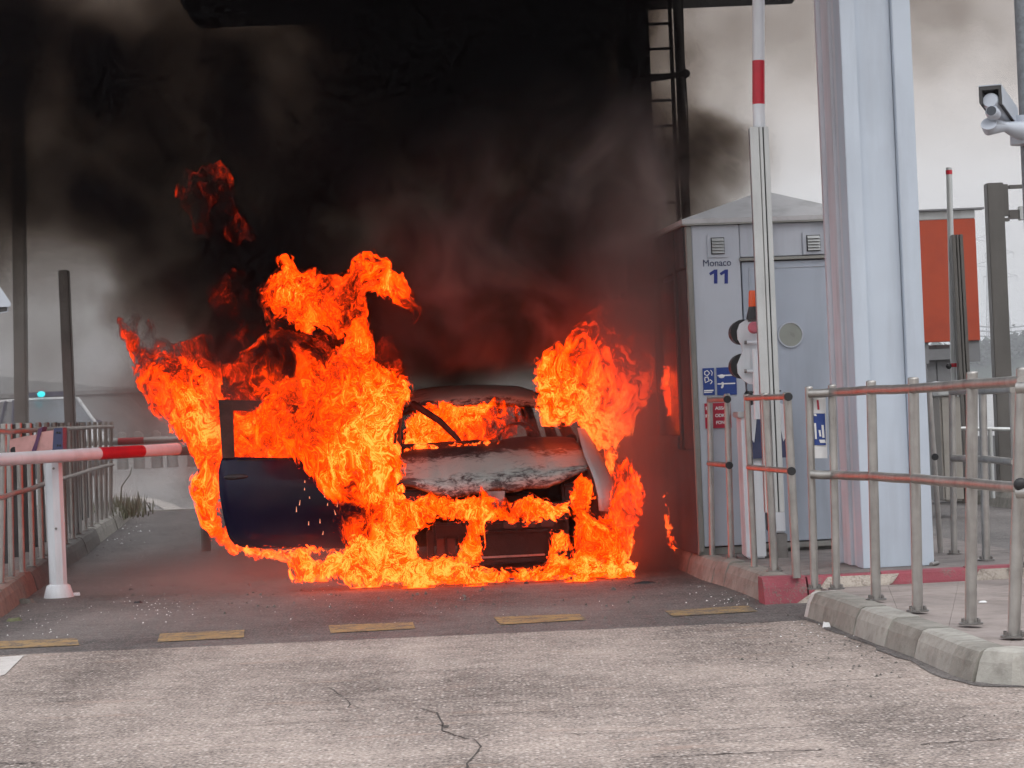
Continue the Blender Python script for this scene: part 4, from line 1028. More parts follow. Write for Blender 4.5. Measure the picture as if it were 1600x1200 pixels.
# weeds at the end of the left kerb
gt = MB()
for k in range(330):
    px = random.gauss(196, 14); g = G(min(228, max(170, px)), 800 + (196 - px) * .2 + random.uniform(-4, 12), .1); h = random.uniform(.06, .26) * (1.6 if k % 23 == 0 else 1)
    g = g + Vector((random.uniform(-.35, .15), random.uniform(-.2, .6), 0)); a = random.uniform(0, 6.3); l = random.uniform(.0, .14); s = random.uniform(.006, .014)
    d = Vector((math.cos(a), math.sin(a), 0)); p = Vector((-d.y, d.x, 0)) * s
    gt.add([g - p, g + p, g + d * l * .5 + UP * h * .6 + p * .6, g + d * l * .5 + UP * h * .6 - p * .6, g + d * l + UP * h], [(0, 1, 2, 3), (3, 2, 4)])
tag(gt.build('weeds', mt['grass']), 'dry weeds growing at the end of the left kerb', None, None, 'stuff')
tag(MB().tube([G(187, 800, .15), at(190, 760, G(187, 800, .15).y), at(203, 742, G(187, 800, .15).y), at(206, 730, G(187, 800, .15).y)], [.012, .008, .005, .003], 5).build('weed_stalk', mt['grass']), 'single tall dry stalk rising from the weeds', 'plant')

# ================================================================ LITTER, DEBRIS
def shard(px, py, wpx, hpx, m, name, label, cat, z=.004, seed=0):
    rr = random.Random(seed); g = G(px, py, z); s = g.y / F; n = 7; P = []
    for k in range(n):
        a = 2 * math.pi * k / n; P.append(g + Vector((math.cos(a) * wpx * s * .5 * rr.uniform(.6, 1.1), math.sin(a) * wpx * s * .45 * rr.uniform(.6, 1.1), 0)))
    top = [p.lerp(g, .35) + UP * (hpx * s * rr.uniform(.5, 1.2)) for p in P]
    fs = [tuple(range(n))[::-1], tuple(range(n, 2 * n))] + [(i, (i + 1) % n, n + (i + 1) % n, n + i) for i in range(n)]
    o = MB().add(P + top, fs).build(name, m)
    return tag(o, label, cat) if cat else tag(o, label, None, None, 'stuff')
shard(1291, 980, 20, 8, mt['print'], 'paper_scrap', 'crumpled white scrap on the asphalt by the near kerb', 'litter', seed=3)
shard(1537, 941, 16, 2, mt['print'], 'paper_scrap', 'flat white scrap lying on the paving behind the near posts', 'litter', .115, seed=4)
shard(1006, 911, 42, 3, mt['black'], 'charred_strip', 'long charred strip on the road right of the burning car', 'debris', seed=5)
shard(215, 942, 16, 3, mt['black'], 'charred_strip', 'short black strip on the dark asphalt by the left post', 'debris', seed=6)
shard(822, 912, 12, 4, mt['black'], 'charred_lump', 'small black lump just in front of the burning car', 'debris', seed=7)
shard(205, 922, 10, 3, mt['black'], 'charred_lump', 'small dark lump in the pink mist left of the fire', 'debris', seed=8)
shard(40, 942, 38, 7, mt['kerb_dark'], 'dirt_pile', 'dark dirt gathered against the left kerb', 'debris', seed=9)
shard(22, 970, 30, 5, mt['grass'], 'dead_leaves', 'yellowish dead leaves at the foot of the left kerb', 'leaves', seed=10)
crumbs = MB(); glassm = mt['print']
rr = random.Random(5)
def scatter(mb, cx, cy, sx, sy, n, s0, s1):
    for _ in range(n):
        px, py = rr.gauss(cx, sx), rr.gauss(cy, sy)
        if py < 800: continue
        g = G(px, py, .006); s = rr.uniform(s0, s1); a = rr.uniform(0, 6.28)
        d, e_ = Vector((math.cos(a), math.sin(a), 0)) * s, Vector((-math.sin(a), math.cos(a), 0)) * s * rr.uniform(.3, .9)
        mb.add([g - d, g + e_, g + d * rr.uniform(.5, 1.2), g - e_, g + UP * s * rr.uniform(.5, 1)], [(0, 1, 4), (1, 2, 4), (2, 3, 4), (3, 0, 4)])
scatter(crumbs, 240, 950, 35, 14, 50, .003, .008); scatter(crumbs, 1130, 935, 26, 9, 40, .003, .009); scatter(crumbs, 500, 940, 260, 22, 110, .002, .006)
scatter(crumbs, 60, 970, 40, 18, 40, .002, .007); scatter(crumbs, 1300, 985, 40, 14, 40, .002, .007); scatter(crumbs, 195, 830, 22, 10, 22, .006, .02)
tag(crumbs.build('debris', mt['print']), 'pale crumbs of broken glass and grit on the road', None, None, 'stuff')
cr2 = MB(); scatter(cr2, 560, 925, 300, 16, 160, .006, .02); scatter(cr2, 185, 845, 40, 18, 60, .004, .013); scatter(cr2, 1330, 1005, 110, 30, 120, .004, .012); scatter(cr2, 800, 1090, 500, 60, 150, .002, .006)
tag(cr2.build('debris', mt['kerb_dark']), 'dark grit and charred crumbs on the road', None, None, 'stuff')

# ================================================================ THE BURNT CAR
def burnt(name, ash=(.30, .365, .35), mid=(.09, .10, .10)):
    m, nt, b = newmat(name)
    co = nd(nt, 'ShaderNodeNewGeometry').outputs['Position']
    at_ = nd(nt, 'ShaderNodeAttribute', attribute_name='char').outputs['Fac']
    n1 = noise(nt, stretch(nt, co, (1, 1, 2.6)), 10, 7, .75, 1.0); n2 = noise(nt, co, 2.2, 4, .6); n3_ = noise(nt, co, 42, 3, .6)
    f = mth(nt, 'ADD', at_, mth(nt, 'MULTIPLY', mth(nt, 'SUBTRACT', n1, .5), 1.5))
    f = mth(nt, 'ADD', f, mth(nt, 'MULTIPLY', mth(nt, 'SUBTRACT', n2, .5), .8))
    f = mth(nt, 'ADD', f, mth(nt, 'MULTIPLY', mth(nt, 'SUBTRACT', n3_, .5), .25))
    c = ramp(nt, f, [(.20, ash), (.34, tuple(v * .7 for v in ash)), (.44, mid), (.50, (.03, .027, .028)), (.9, (.010, .009, .010))])
    nt.links.new(c, b.inputs['Base Color']); b.inputs['Roughness'].default_value = .55
    h = mth(nt, 'ADD', mth(nt, 'MULTIPLY', n1, 1.0), mth(nt, 'MULTIPLY', n3_, .2))
    nt.links.new(nd(nt, 'ShaderNodeBump', {'Height': h, 'Strength': .35, 'Distance': .02}).outputs[0], b.inputs['Normal'])
    return m
mt['burnt'] = burnt('burnt_ash_paint'); mt['fender'] = burnt('burnt_pale_fender', (.36, .42, .43), (.22, .24, .25))
mt['charred'] = M('charred_black_metal', (.010, .009, .009), .6, 0, spec=.3, var=.5, vscale=12, bump=.4, bscale=50)
mt['rust'] = M('scorched_brown_metal', (.06, .035, .03), .7, .3, var=.4, vscale=10)
m_, nt_, b_ = newmat('navy_car_paint')
b_.inputs['Base Color'].default_value = (.003, .005, .03, 1); b_.inputs['Roughness'].default_value = .32; b_.inputs['Specular IOR Level'].default_value = .22
n_ = noise(nt_, nd(nt_, 'ShaderNodeNewGeometry').outputs['Position'], 3.5, 5, .6)
nt_.links.new(mth(nt_, 'MULTIPLY_ADD', n_, .2, .12), b_.inputs['Roughness'])
nt_.links.new(nd(nt_, 'ShaderNodeBump', {'Height': n_, 'Strength': .12, 'Distance': .02}).outputs[0], b_.inputs['Normal'])
mt['navypaint'] = m_

CO = G(785, 905); 
def cl_(x, y, z): return CO + LE * x + LD * y + UP * z
car = thing('burning_car', CO, 'burnt out hatchback in flames, ash grey bonnet and one navy door open', 'car')
def shell(rows, th, name, mat, parent, char_shade=None, smooth=True):
    """rows x cols grid of points given real thickness th (a vector)"""
    nr, ncol = len(rows), len(rows[0]); th = Vector(th)
    vs = [p for r in rows for p in r] + [p + th for r in rows for p in r]; o = nr * ncol; fs = []
    for i in range(nr - 1):
        for j in range(ncol - 1):
            a = i * ncol + j; fs += [(a, a + 1, a + ncol + 1, a + ncol), (o + a, o + a + ncol, o + a + ncol + 1, o + a + 1)]
    for j in range(ncol - 1):
        a = j; fs.append((a, o + a, o + a + 1, a + 1)); a = (nr - 1) * ncol + j; fs.append((a, a + 1, o + a + 1, o + a))
    for i in range(nr - 1):
        a = i * ncol; fs.append((a, a + ncol, o + a + ncol, o + a)); a = i * ncol + ncol - 1; fs.append((a, o + a, o + a + ncol, a + ncol))
    ob = MB().add(vs, fs, 0, smooth).build(name, mat, parent)
    if char_shade is not None:
        ca = [c for r in char_shade for c in r]; ca = ca + ca
        if len(ob.data.vertices) == len(ca):
            at_ = ob.data.attributes.new('char', 'FLOAT', 'POINT'); at_.data.foreach_set('value', ca)
    return ob
# bonnet
prof = [(.035, .655), (.02, .69), (.03, .735), (.07, .775), (.14, .81), (.24, .845), (.38, .88), (.55, .925), (.72, .965), (.88, .995), (1.0, 1.02), (1.06, 1.03)]
rows = []; ch = []; NCB = 48
for i, (y, z) in enumerate(prof):
    r = []; c = []
    for j in range(NCB):
        t = j / (NCB - 1) * 2 - 1
        hw = .675 + .055 * min(1, i / 5); x = t * hw - .01
        zz = z - .03 * abs(t) ** 3 * (1 if i > 3 else .3) + (max(0, abs(t) - .45) ** 1.3) * .24 * max(0, 1 - i / 4)
        yy = y + .12 * abs(t) ** 3 * max(0, 1 - i / 10)
        nz = float(fbm(np.array([x * 3.]), np.array([yy * 4.]), np.array([1.7]), 3)[0]) - .5
        nz2 = float(n3(np.array([x * 9.]), np.array([yy * 9.]), np.array([4.7]))[0]) - .5
        zz += nz * .07 + nz2 * .018 - .012 * math.exp(-((abs(t) - .55) / .05) ** 2) + t * .02
        if abs(t) < .09 and i < 2: zz += .02
        r.append(cl_(x, yy, zz)); c.append(.12 + (.62 if y > .58 else (.30 if y > .42 else 0)) * min(1, (y - .38) * 6 if y > .38 else 0) + (.34 if i < 2 else .27 if i < 4 else .1 if i < 5 else 0) + max(0, -t - .72) * .9)  # burnt black at the rear; lower front face darkened as painted shading
    rows.append(r); ch.append(c)
bon = shell(rows, (0, .0, -.018), 'bonnet', mt['burnt'], car, ch)
shell([[cl_(-.12 + .04 * j, .05 + .02 * i, .66 - .045 * i) for j in range(5)] for i in range(2)], (0, .02, 0), 'lip', mt['fender'], bon, [[.3] * 5] * 2)
lt = MB(); c = cl_(-.028, -.09, .575)
lt.prism([c + LE * a + UP * b for a, b in ((-.065, .08), (.065, .08), (.055, .0), (.04, -.06), (-.035, -.06), (-.05, .0))], LD * .03)
lt = lt.build('bonnet_latch', mt['kerb_dark'], car); lt.data.materials[0] = mt['steel_dark']
MB().prism([c + LE * a + UP * b - LD * .003 for a, b in ((-.008, .02), (.008, .02), (.004, -.03), (-.004, -.03))], LD * -.003).build('slot', mt['black'], lt)
# right wing, pale and sagging
inn = [(903, 668, 17.55), (908, 690, 17.4), (914, 712, 17.2), (922, 730, 17.0), (930, 752, 16.9), (935, 775, 16.85), (937, 798, 16.82)]
out_ = [(914, 670, 17.6), (929, 694, 17.4), (943, 719, 17.2), (954, 743, 17.05), (961, 762, 16.95), (962, 782, 16.88), (954, 799, 16.84)]
rows = []
for (a, b, y0_), (c_, d_, y1_) in zip(inn, out_):
    p, q = at(a, b, y0_ - .02), at(c_, d_, y1_ + .05); mpt = (p + q) / 2 + Vector((.0, -.035, .0)); rows.append([p, p.lerp(mpt, .5) + Vector((0, -.012, 0)), mpt, mpt.lerp(q, .5) + Vector((.005, -.006, 0)), q])
shell(rows, (-.006, .02, 0), 'wing_panel', mt['fender'], car, [[.0] * 5] * 4 + [[.05] * 5] * 3)
shell([[p + Vector((.0, .05 + .25 * k, -.05 * k)) for k in range(3)] for p in [r[-1] for r in rows][:5]], (-.01, 0, 0), 'wing_panel', mt['burnt'], car, [[.7] * 3] * 5)
# left wing, mostly inside the flames
rows = [[cl_(-.70 - .10 * math.sin(a), y, z - .05 - .16 * (1 - math.cos(a))) for a in (0, .5, 1.0, 1.5)] for y, z in ((.18, .80), (.4, .88), (.7, .95), (1.0, 1.0))]
shell(rows, (.01, 0, -.01), 'wing_panel', mt['burnt'], car, [[.7] * 4] * 4)
# scuttle, A pillars, roof
MB().box(cl_(-.02, 1.13, .985), (1.36, .12, .06), LE, LD, bev=.02).build('scuttle', mt['charred'], car)
hx, hy, hz = .56, 1.80, 1.36
NR = 20
prf = [(1.74, 1.325, .60), (1.72, 1.35, .585), (1.78, 1.385, .57), (1.95, 1.425, .56), (2.3, 1.465, .56), (2.8, 1.475, .56), (3.3, 1.44, .56), (3.55, 1.38, .56)]
rows = []; ch = []
for i, (y, z, w_) in enumerate(prf):
    r = []; c = []
    for j in range(NR + 1):
        t = j / NR * 2 - 1; zz = z - .045 * abs(t) ** 3 - .02 * t * t; yy = y + (.12 * t * t if i < 4 else 0)
        nz = float(fbm(np.array([t * 2.5]), np.array([y * 3.]), np.array([8.7]), 3)[0]) - .5
        r.append(cl_(t * w_, yy, zz + nz * .035)); c.append(.02 + (.35 if i < 2 else 0) + max(0, -t - .35) * .55)
    rows.append(r); ch.append(c)
shell(rows, (0, 0, -.03), 'roof', mt['burnt'], car, ch)
for sx in (-1, 1):
    P = [cl_(sx * .70, 1.10, .99), cl_(sx * .665, 1.38, 1.14), cl_(sx * .60, 1.80, 1.32)]
    MB().tube(P, [.055, .042, .036], 8).build('pillar', mt['rust'] if sx < 0 else mt['charred'], car)
    MB().tube([cl_(sx * .72, 2.35, .95), cl_(sx * .62, 2.35, 1.40)], .045, 8).build('pillar', mt['charred'], car)
    MB().tube([cl_(sx * .72, 3.6, .95), cl_(sx * .58, 3.35, 1.36)], .06, 8).build('pillar', mt['charred'], car)
    MB().tube([cl_(sx * .60, 1.80, 1.32), cl_(sx * .60, 3.4, 1.37)], .032, 8).build('roof_rail', mt['charred'], car)
# fallen windscreen strip and wiper
MB().tube([cl_(-.50, 1.72, 1.33), cl_(-.30, 1.5, 1.18), cl_(-.18, 1.35, 1.04), cl_(-.15, 1.3, .99)], [.03, .028, .022, .016], 7).build('fallen_trim', mt['rust'], car)
# lower body
for sx in (-1, 1):
    sidep = [(1.05, .22), (1.1, .95), (2.3, .97), (3.7, .98), (3.88, .7), (3.85, .3), (3.45, .28), (3.3, .55), (3.05, .62), (2.8, .55), (2.65, .22)]
    if sx < 0: sidep = [(2.25, .22), (2.3, .97), (3.7, .98), (3.88, .7), (3.85, .3), (3.45, .28), (3.3, .55), (3.05, .62), (2.8, .55), (2.65, .22)]
    MB().prism([cl_(sx * .83, y, z) for y, z in sidep], LE * (-sx * .06)).build('side_panel', mt['charred'], car)
MB().box(cl_(0, 2.5, .24), (1.5, 2.7, .06), LE, LD).build('floor_pan', mt['charred'], car)
MB().box(cl_(0, 3.84, .62), (1.5, .06, .66), LE, LD, bev=.03).build('tailgate', mt['charred'], car)
MB().box(cl_(0, 1.0, .58), (1.34, .05, .74), LE, LD).build('bulkhead', mt['charred'], car)
MB().box(cl_(0, .55, .42), (.72, .55, .36), LE, LD, bev=.06).build('engine_block', mt['charred'], car)
# front structure
fr = MB(); fr.box(cl_(.015, .10, .375), (1.02, .07, .115), LE, LD, bev=.02)
fbm_o = fr.build('bumper_beam', mt['charred'], car)
for x_ in (.08, .22, .36): MB().box(cl_(x_, .055, .395), (.10, .02, .055), LE, LD, bev=.008).build('recess', mt['black'], fbm_o)
MB().box(cl_(.02, .18, .52), (1.18, .05, .05), LE, LD, bev=.01).build('slam_panel', mt['charred'], car)
pl = MB().box(cl_(.105, .07, .255), (.50, .05, .19), LE, LD, bev=.015).build('radiator_box', mt['charred'], car)
MB().box(cl_(.085, .035, .345), (.54, .03, .02), LE, LD, bev=.005).build('rim', mt['charred'], pl); MB().box(cl_(.08, .035, .165), (.50, .03, .014), LE, LD, bev=.004).build('rim', mt['steel_dark'], pl)
for x_, w_, z0_, z1_ in ((-.515, .05, .16, .38), (-.40, .018, .17, .33), (-.30, .03, .16, .34), (-.16, .05, .15, .40), (.37, .03, .17, .36), (.475, .09, .18, .46), (.60, .04, .2, .45)):
    MB().box(cl_(x_, .09, (z0_ + z1_) / 2), (w_, .05, z1_ - z0_), LE, LD, bev=.008).build('upright', mt['charred'], car)
MB().box(cl_(-.40, .11, .25), (.14, .02, .13), LE, LD, bev=.004).build('grille_remnant', mt['rust'], car)
MB().box(cl_(.08, .08, .135), (1.1, .08, .04), LE, LD, bev=.01).build('lower_rail', mt['charred'], car)
for sx in (-1, 1):
    MB().box(cl_(sx * .60, .26, .60), (.20, .14, .17), LE, LD, bev=.02).build('headlight', mt['charred'], car)
    for y in (.78, 3.05):
        c = cl_(sx * .74, y, .29); w = MB().tube([c - LE * .095, c - LE * .07, c + LE * .07, c + LE * .095], [.25, .29, .29, .25], 28).build('wheel', mt['charred'], car)
        MB().tube([c + LE * (sx * .085), c + LE * (sx * .10)], .18, 20).build('rim', mt['rust'], w)
# twisted wires hanging in the burning wheel arch
wr = random.Random(12); wz = MB()
for k in range(16):
    a = cl_(.60 + wr.uniform(0, .2), .10 + wr.uniform(0, .1), .46 - wr.uniform(0, .1)); P = [a]
    for q in range(4): a = a + LE * wr.uniform(-.05, .07) - UP * wr.uniform(.03, .10) - LD * wr.uniform(-.01, .02); P.append(a)
    wz.tube(P, .004, 5)
wz = wz.build('wiring', mt['charred'], car); wz['kind'] = 'stuff'
# interior
st = MB(); n = 24; cst = cl_(.36, 1.75, .98)
ring_ = [cst + LE * (.17 * math.cos(2 * math.pi * k / n)) + (UP * .9 + LD * .35) * (.17 * math.sin(2 * math.pi * k / n)) for k in range(n + 1)]
st.tube(ring_, .014, 7, caps=False).build('steering_wheel', mt['charred'], car)
for sx in (-.36, .36):
    s_ = MB().box(cl_(sx, 2.15, .45), (.42, .5, .1), LE, LD, bev=.03).build('seat', mt['charred'], car)
    MB().tube([cl_(sx - .18, 2.4, .5), cl_(sx - .17, 2.55, 1.08), cl_(sx - .08, 2.57, 1.15), cl_(sx - .07, 2.58, 1.28), cl_(sx + .07, 2.58, 1.28), cl_(sx + .08, 2.57, 1.15), cl_(sx + .17, 2.55, 1.08), cl_(sx + .18, 2.4, .5)], .018, 7).build('backrest', mt['charred'], s_)
MB().box(cl_(0, 1.3, .86), (1.26, .26, .14), LE, LD, bev=.05).build('dashboard', mt['charred'], car)
mr = MB().ell(cl_(.86, 1.18, .98), (.085, .06, .10), LE, LD, jit=.08).build('wing_mirror', mt['charred'], car)
# ---- the open door
YD = 17.75
outl = [(348, 713.5), (343.5, 724), (341.5, 738), (342, 763), (345.5, 788), (350, 812), (355, 833), (359.5, 843.5), (367, 851), (381, 855.5), (440, 856), (500, 857), (530, 857.5), (566, 858), (584, 850), (590, 800), (592, 760), (590, 724), (540, 721), (497, 719.5), (446, 717.5), (400, 715.5)]
# skin as a curved grid between left and right outline
NY, NX = 16, 16
def lr(y):
    ly = [713.5, 724, 738, 763, 788, 812, 833, 843.5, 851, 856]; lx = [348, 343.5, 341.5, 342, 345.5, 350, 355, 359.5, 367, 382]
    ry = [713, 724, 760, 800, 850, 858]; rx = [592, 592, 592, 590, 585, 570]
    return float(np.interp(y, ly, lx)), float(np.interp(y, ry, rx))
rows = []
for i in range(NY + 1):
    f = i / NY; f = f + .12 * math.sin(2 * math.pi * f) * -.3
    y = 713.8 + (856.5 - 713.8) * f; l, r_ = lr(y); row = []
    for j in range(NX + 1):
        g = j / NX; px = l + (r_ - l) * g; bul = .05 * math.sin(math.pi * min(1, max(0, f * .92 + .08))) + (.022 if .25 < f < .6 else .022 * max(0, 1 - abs(f - .42) * 3)) * 0.6
        edge = .028 * max(0, 1 - g * 9) + .02 * max(0, 1 - (1 - f) * 8)
        yy = YD - bul + edge + (.07 * (.25 - f) if f < .25 else 0) * 1.0
        row.append(at(px, y + (g * 5 * (1 - f)), yy))
    rows.append(row)
door = shell(rows, (0, .055, 0), 'door', mt['navypaint'], car)
door['label'] = 'dark navy front door swung wide open with empty window frame'
def dbar(pts, r, name='window_frame', m='rust'): return MB().tube([at(a, b, YD + .02) for a, b in pts], r, 8).build(name, mt[m], door)
MB().prism([at(a, b, YD + .0) for a, b in ((341.3, 626), (363, 627), (366, 716), (347, 716))], (0, .045, 0)).build('window_frame', mt['rust'], door)
MB().prism([at(a, b, YD + .003) for a, b in ((341.5, 624.5), (410, 626), (470, 634), (470, 648), (400, 643), (363, 641), (342, 640))], (0, .04, 0)).build('window_frame', mt['rust'], door)
dbar([(468, 641), (520, 662), (565, 700), (585, 722)], .02)
MB().box((at(470, 716, YD).x, YD + .01, at(470, 716, YD).z), (1.0, .03, .018), bev=.005).build('window_sill', mt['charred'], door)
hd = MB(); hd.ell(at(369, 745.5, YD - .035), (.098, .02, .024), n=20, m=10); hd.build('handle', mt['black'], door)
MB().ell(at(370, 749, YD - .028), (.05, .018, .028), n=16, m=8).build('handle_recess', mt['black'], door)

# ================================================================ FLAMES
def flame_material(name, sc=1.0, seed=0.0, gain=1.0):
    m = bpy.data.materials.new(name); m.use_nodes = True; nt = m.node_tree; nt.nodes.clear()
    o = nt.nodes.new('ShaderNodeOutputMaterial')
    co = nd(nt, 'ShaderNodeNewGeometry').outputs['Position']
    p = nd(nt, 'ShaderNodeMapping', {'Vector': co, 'Location': (seed, seed * .7, seed * 1.3), 'Scale': (1, .8, .72)}).outputs[0]
    def warp(v, s, a, d=2):
        c = nd(nt, 'ShaderNodeTexNoise', {'Vector': v, 'Scale': s, 'Detail': d, 'Roughness': .55}).outputs['Color']
        c = nd(nt, 'ShaderNodeVectorMath', {0: c, 1: (.5, .5, .5)}, operation='SUBTRACT').outputs[0]
        c = nd(nt, 'ShaderNodeVectorMath', {0: c, 'Scale': a}, operation='SCALE').outputs[0]
        return nd(nt, 'ShaderNodeVectorMath', {0: v, 1: c}, operation='ADD').outputs[0]
    q1 = warp(p, 2.6 * sc, .42); q2 = warp(q1, 9 * sc, .13, 2)
    n1 = noise(nt, q2, 11 * sc, 2, .55); n2 = noise(nt, q2, 27 * sc, 1.5, .5); n4 = noise(nt, q1, 5.5 * sc, 4, .62)
    big = noise(nt, q1, 2.6 * sc, 3, .6)
    def ridge_(n, w):
        a = mth(nt, 'ABSOLUTE', mth(nt, 'SUBTRACT', n, .5)); return mth(nt, 'SUBTRACT', 1.0, mth(nt, 'MULTIPLY', a, w), clamp=True)
    r1 = mth(nt, 'POWER', ridge_(n1, 9.0), 3.5); r2 = mth(nt, 'POWER', ridge_(n2, 8.0), 3.5)
    heat = nd(nt, 'ShaderNodeAttribute', attribute_name='fire_heat').outputs['Fac']
    edge = nd(nt, 'ShaderNodeAttribute', attribute_name='fire_edge').outputs['Fac']
    cov = nd(nt, 'ShaderNodeAttribute', attribute_name='fire_cover').outputs['Fac']
    h = mth(nt, 'ADD', heat, mth(nt, 'MULTIPLY', mth(nt, 'SUBTRACT', n4, .5), 1.7))
    h = mth(nt, 'ADD', h, mth(nt, 'MULTIPLY', mth(nt, 'SUBTRACT', n1, .5), .45))
    fil = mth(nt, 'ADD', mth(nt, 'MULTIPLY', r1, .40), mth(nt, 'MULTIPLY', r2, .34))
    h = mth(nt, 'ADD', h, mth(nt, 'MULTIPLY', fil, mth(nt, 'MULTIPLY', heat, 1.15)))
    h = mth(nt, 'SUBTRACT', h, .19)
    col = ramp(nt, h, [(0, (.035, .003, .003)), (.16, (.14, .009, .004)), (.30, (.48, .022, .003)), (.42, (1.3, .060, .001)), (.56, (3.0, .118, .001)), (.72, (4.2, .19, .004)), (.88, (4.6, .33, .016)), (1.0, (4.6, .58, .08))])
    st_ = mth(nt, 'MULTIPLY_ADD', mth(nt, 'MINIMUM', mth(nt, 'MAXIMUM', h, 0.0), 1.0), .25 * gain, .80 * gain)
    em = nd(nt, 'ShaderNodeEmission', {'Color': col, 'Strength': st_})
    al = mth(nt, 'ADD', mth(nt, 'MULTIPLY', edge, 1.5), cov)
    al = mth(nt, 'ADD', al, mth(nt, 'MULTIPLY', mth(nt, 'SUBTRACT', big, .5), 1.9))
    al = mth(nt, 'ADD', al, mth(nt, 'MULTIPLY', mth(nt, 'SUBTRACT', n1, .5), .9))
    al = mth(nt, 'ADD', al, mth(nt, 'MULTIPLY', r1, .12))
    mr_ = nd(nt, 'ShaderNodeMapRange', {'Value': al, 'From Min': .30, 'From Max': .72}, interpolation_type='SMOOTHSTEP').outputs[0]
    ea = nd(nt, 'ShaderNodeMapRange', {'Value': mth(nt, 'ADD', mth(nt, 'ADD', edge, mth(nt, 'MULTIPLY', mth(nt, 'SUBTRACT', n2, .5), .45)), mth(nt, 'MULTIPLY', mth(nt, 'SUBTRACT', n1, .5), 1.0)), 'From Min': .26, 'From Max': .42}, interpolation_type='SMOOTHSTEP').outputs[0]
    mr_ = mth(nt, 'MULTIPLY', mth(nt, 'MULTIPLY', mr_, ea), mth(nt, 'MULTIPLY_ADD', mth(nt, 'MINIMUM', mth(nt, 'MAXIMUM', h, 0.0), .5), 1.75, .12, clamp=True))
    ms = nt.nodes.new('ShaderNodeMixShader'); nt.links.new(mr_, ms.inputs[0])
    nt.links.new(nd(nt, 'ShaderNodeBsdfTransparent').outputs[0], ms.inputs[1]); nt.links.new(em.outputs[0], ms.inputs[2]); nt.links.new(ms.outputs[0], o.inputs[0])
    return m
FM = [flame_material('flame_gas', 1.2, 0.0), flame_material('flame_gas_fine', 1.55, 5.3), flame_material('flame_gas_dull', .8, 9.1, .8)]
flames_group = 'flames of the burning car'
def flame(poly, Y, label, tmax=.35, heat=.6, cover=.5, rag=.05, hpts=None, cpts=None, mat=0, seed=0, step=.014, dY=0.0, yfn=None, group=flames_group):
    """a body of flame: ragged outline in the world's XZ at distance Y, swelling to real depth in the middle.
    hpts/cpts: (px, py, value) control points for heat and cover."""
    W = np.array([[p.x, p.z] for p in (at(a, b, Y) for a, b in poly)])
    x0, z0_ = W.min(0) - .06; x1, z1_ = W.max(0) + .06
    xs = np.arange(x0, x1, step); zs = np.arange(max(z0_, .012), z1_, step)
    X, Z = np.meshgrid(xs, zs, indexing='ij')
    s = seed * 7.1 + 3
    lx = (fbm(X * 5, Z * 3.4, X * 0 + s, 3, .6) - .5); lz = (fbm(X * 5, Z * 3.4, X * 0 + s + 20, 3, .6) - .5)
    wx = X + lx * rag * 4.2 + (n3(X * 22, Z * 14, X * 0 + s + 5) - .5) * rag * .7
    wz = Z + lz * rag * 6.5 + (n3(X * 26, Z * 9, X * 0 + s + 8) - .5) * rag * 1.3
    inside = np.zeros(X.shape, bool); d2 = np.full(X.shape, 1e9)
    n = len(W)
    for i in range(n):
        ax_, az_ = W[i]; bx_, bz_ = W[(i + 1) % n]
        cond = ((az_ > wz) != (bz_ > wz)) & (wx < (bx_ - ax_) * (wz - az_) / ((bz_ - az_) if abs(bz_ - az_) > 1e-9 else 1e-9) + ax_)
        inside ^= cond
        ex_, ez_ = bx_ - ax_, bz_ - az_; t = np.clip(((wx - ax_) * ex_ + (wz - az_) * ez_) / (ex_ * ex_ + ez_ * ez_ + 1e-9), 0, 1)
        d2 = np.minimum(d2, (wx - ax_ - t * ex_) ** 2 + (wz - az_ - t * ez_) ** 2)
    sdv = np.where(inside, np.sqrt(d2), -np.sqrt(d2))
    sdv = sdv + .035
    mask = sdv > 0
    T = np.where(mask, np.minimum(tmax, np.sqrt(np.maximum(sdv, 0) * tmax * .9)), 0)
    b1_ = fbm(X * 3.5, Z * 2.6, X * 0 + s + 40, 4, .62); b2_ = fbm(X * 3.5, Z * 2.6, X * 0 + s + 60, 3)
    front = Y - T * (.45 + 1.1 * b1_) ; back = Y + T * (.45 + 1.1 * b2_)
    if yfn is not None: off = yfn(X, Z); front = front + off; back = back + off
    def field(pts, base):
        if not pts: return np.full(X.shape, base)
        num = np.zeros(X.shape); den = np.zeros(X.shape)
        for a, b, v in pts:
            p = at(a, b, Y); w_ = 1 / (((X - p.x) ** 2 + (Z - p.z) ** 2) + .006) ** 1.5; num += w_ * v; den += w_
        return num / den
    H = field(hpts, heat); Cv = field(cpts, cover); E = np.clip(sdv / .16, 0, 1)
    I = -np.ones(X.shape, int); idx = np.argwhere(mask)
    # a cell is kept when all four corners are inside; border vertices are shared by front and back
    cell = mask[:-1, :-1] & mask[1:, :-1] & mask[:-1, 1:] & mask[1:, 1:]
    cc_ = np.zeros((X.shape[0] + 1, X.shape[1] + 1), int); cc_[1:-1, 1:-1] = cell
    cnt = cc_[:-1, :-1] + cc_[1:, :-1] + cc_[:-1, 1:] + cc_[1:, 1:]
    used = cnt > 0; inner = cnt == 4
    nf = int(used.sum()); I[used] = np.arange(nf); B = I.copy(); nb = int(inner.sum()); B[inner] = nf + np.arange(nb)
    yf = np.where(inner, front, (front + back) / 2)
    V = np.concatenate([np.stack([X[used], yf[used], Z[used]], 1), np.stack([X[inner], back[inner], Z[inner]], 1)])
    ci, cj = np.nonzero(cell)
    f1 = np.stack([I[ci, cj], I[ci + 1, cj], I[ci + 1, cj + 1], I[ci, cj + 1]], 1)
    f2 = np.stack([B[ci, cj], B[ci, cj + 1], B[ci + 1, cj + 1], B[ci + 1, cj]], 1)
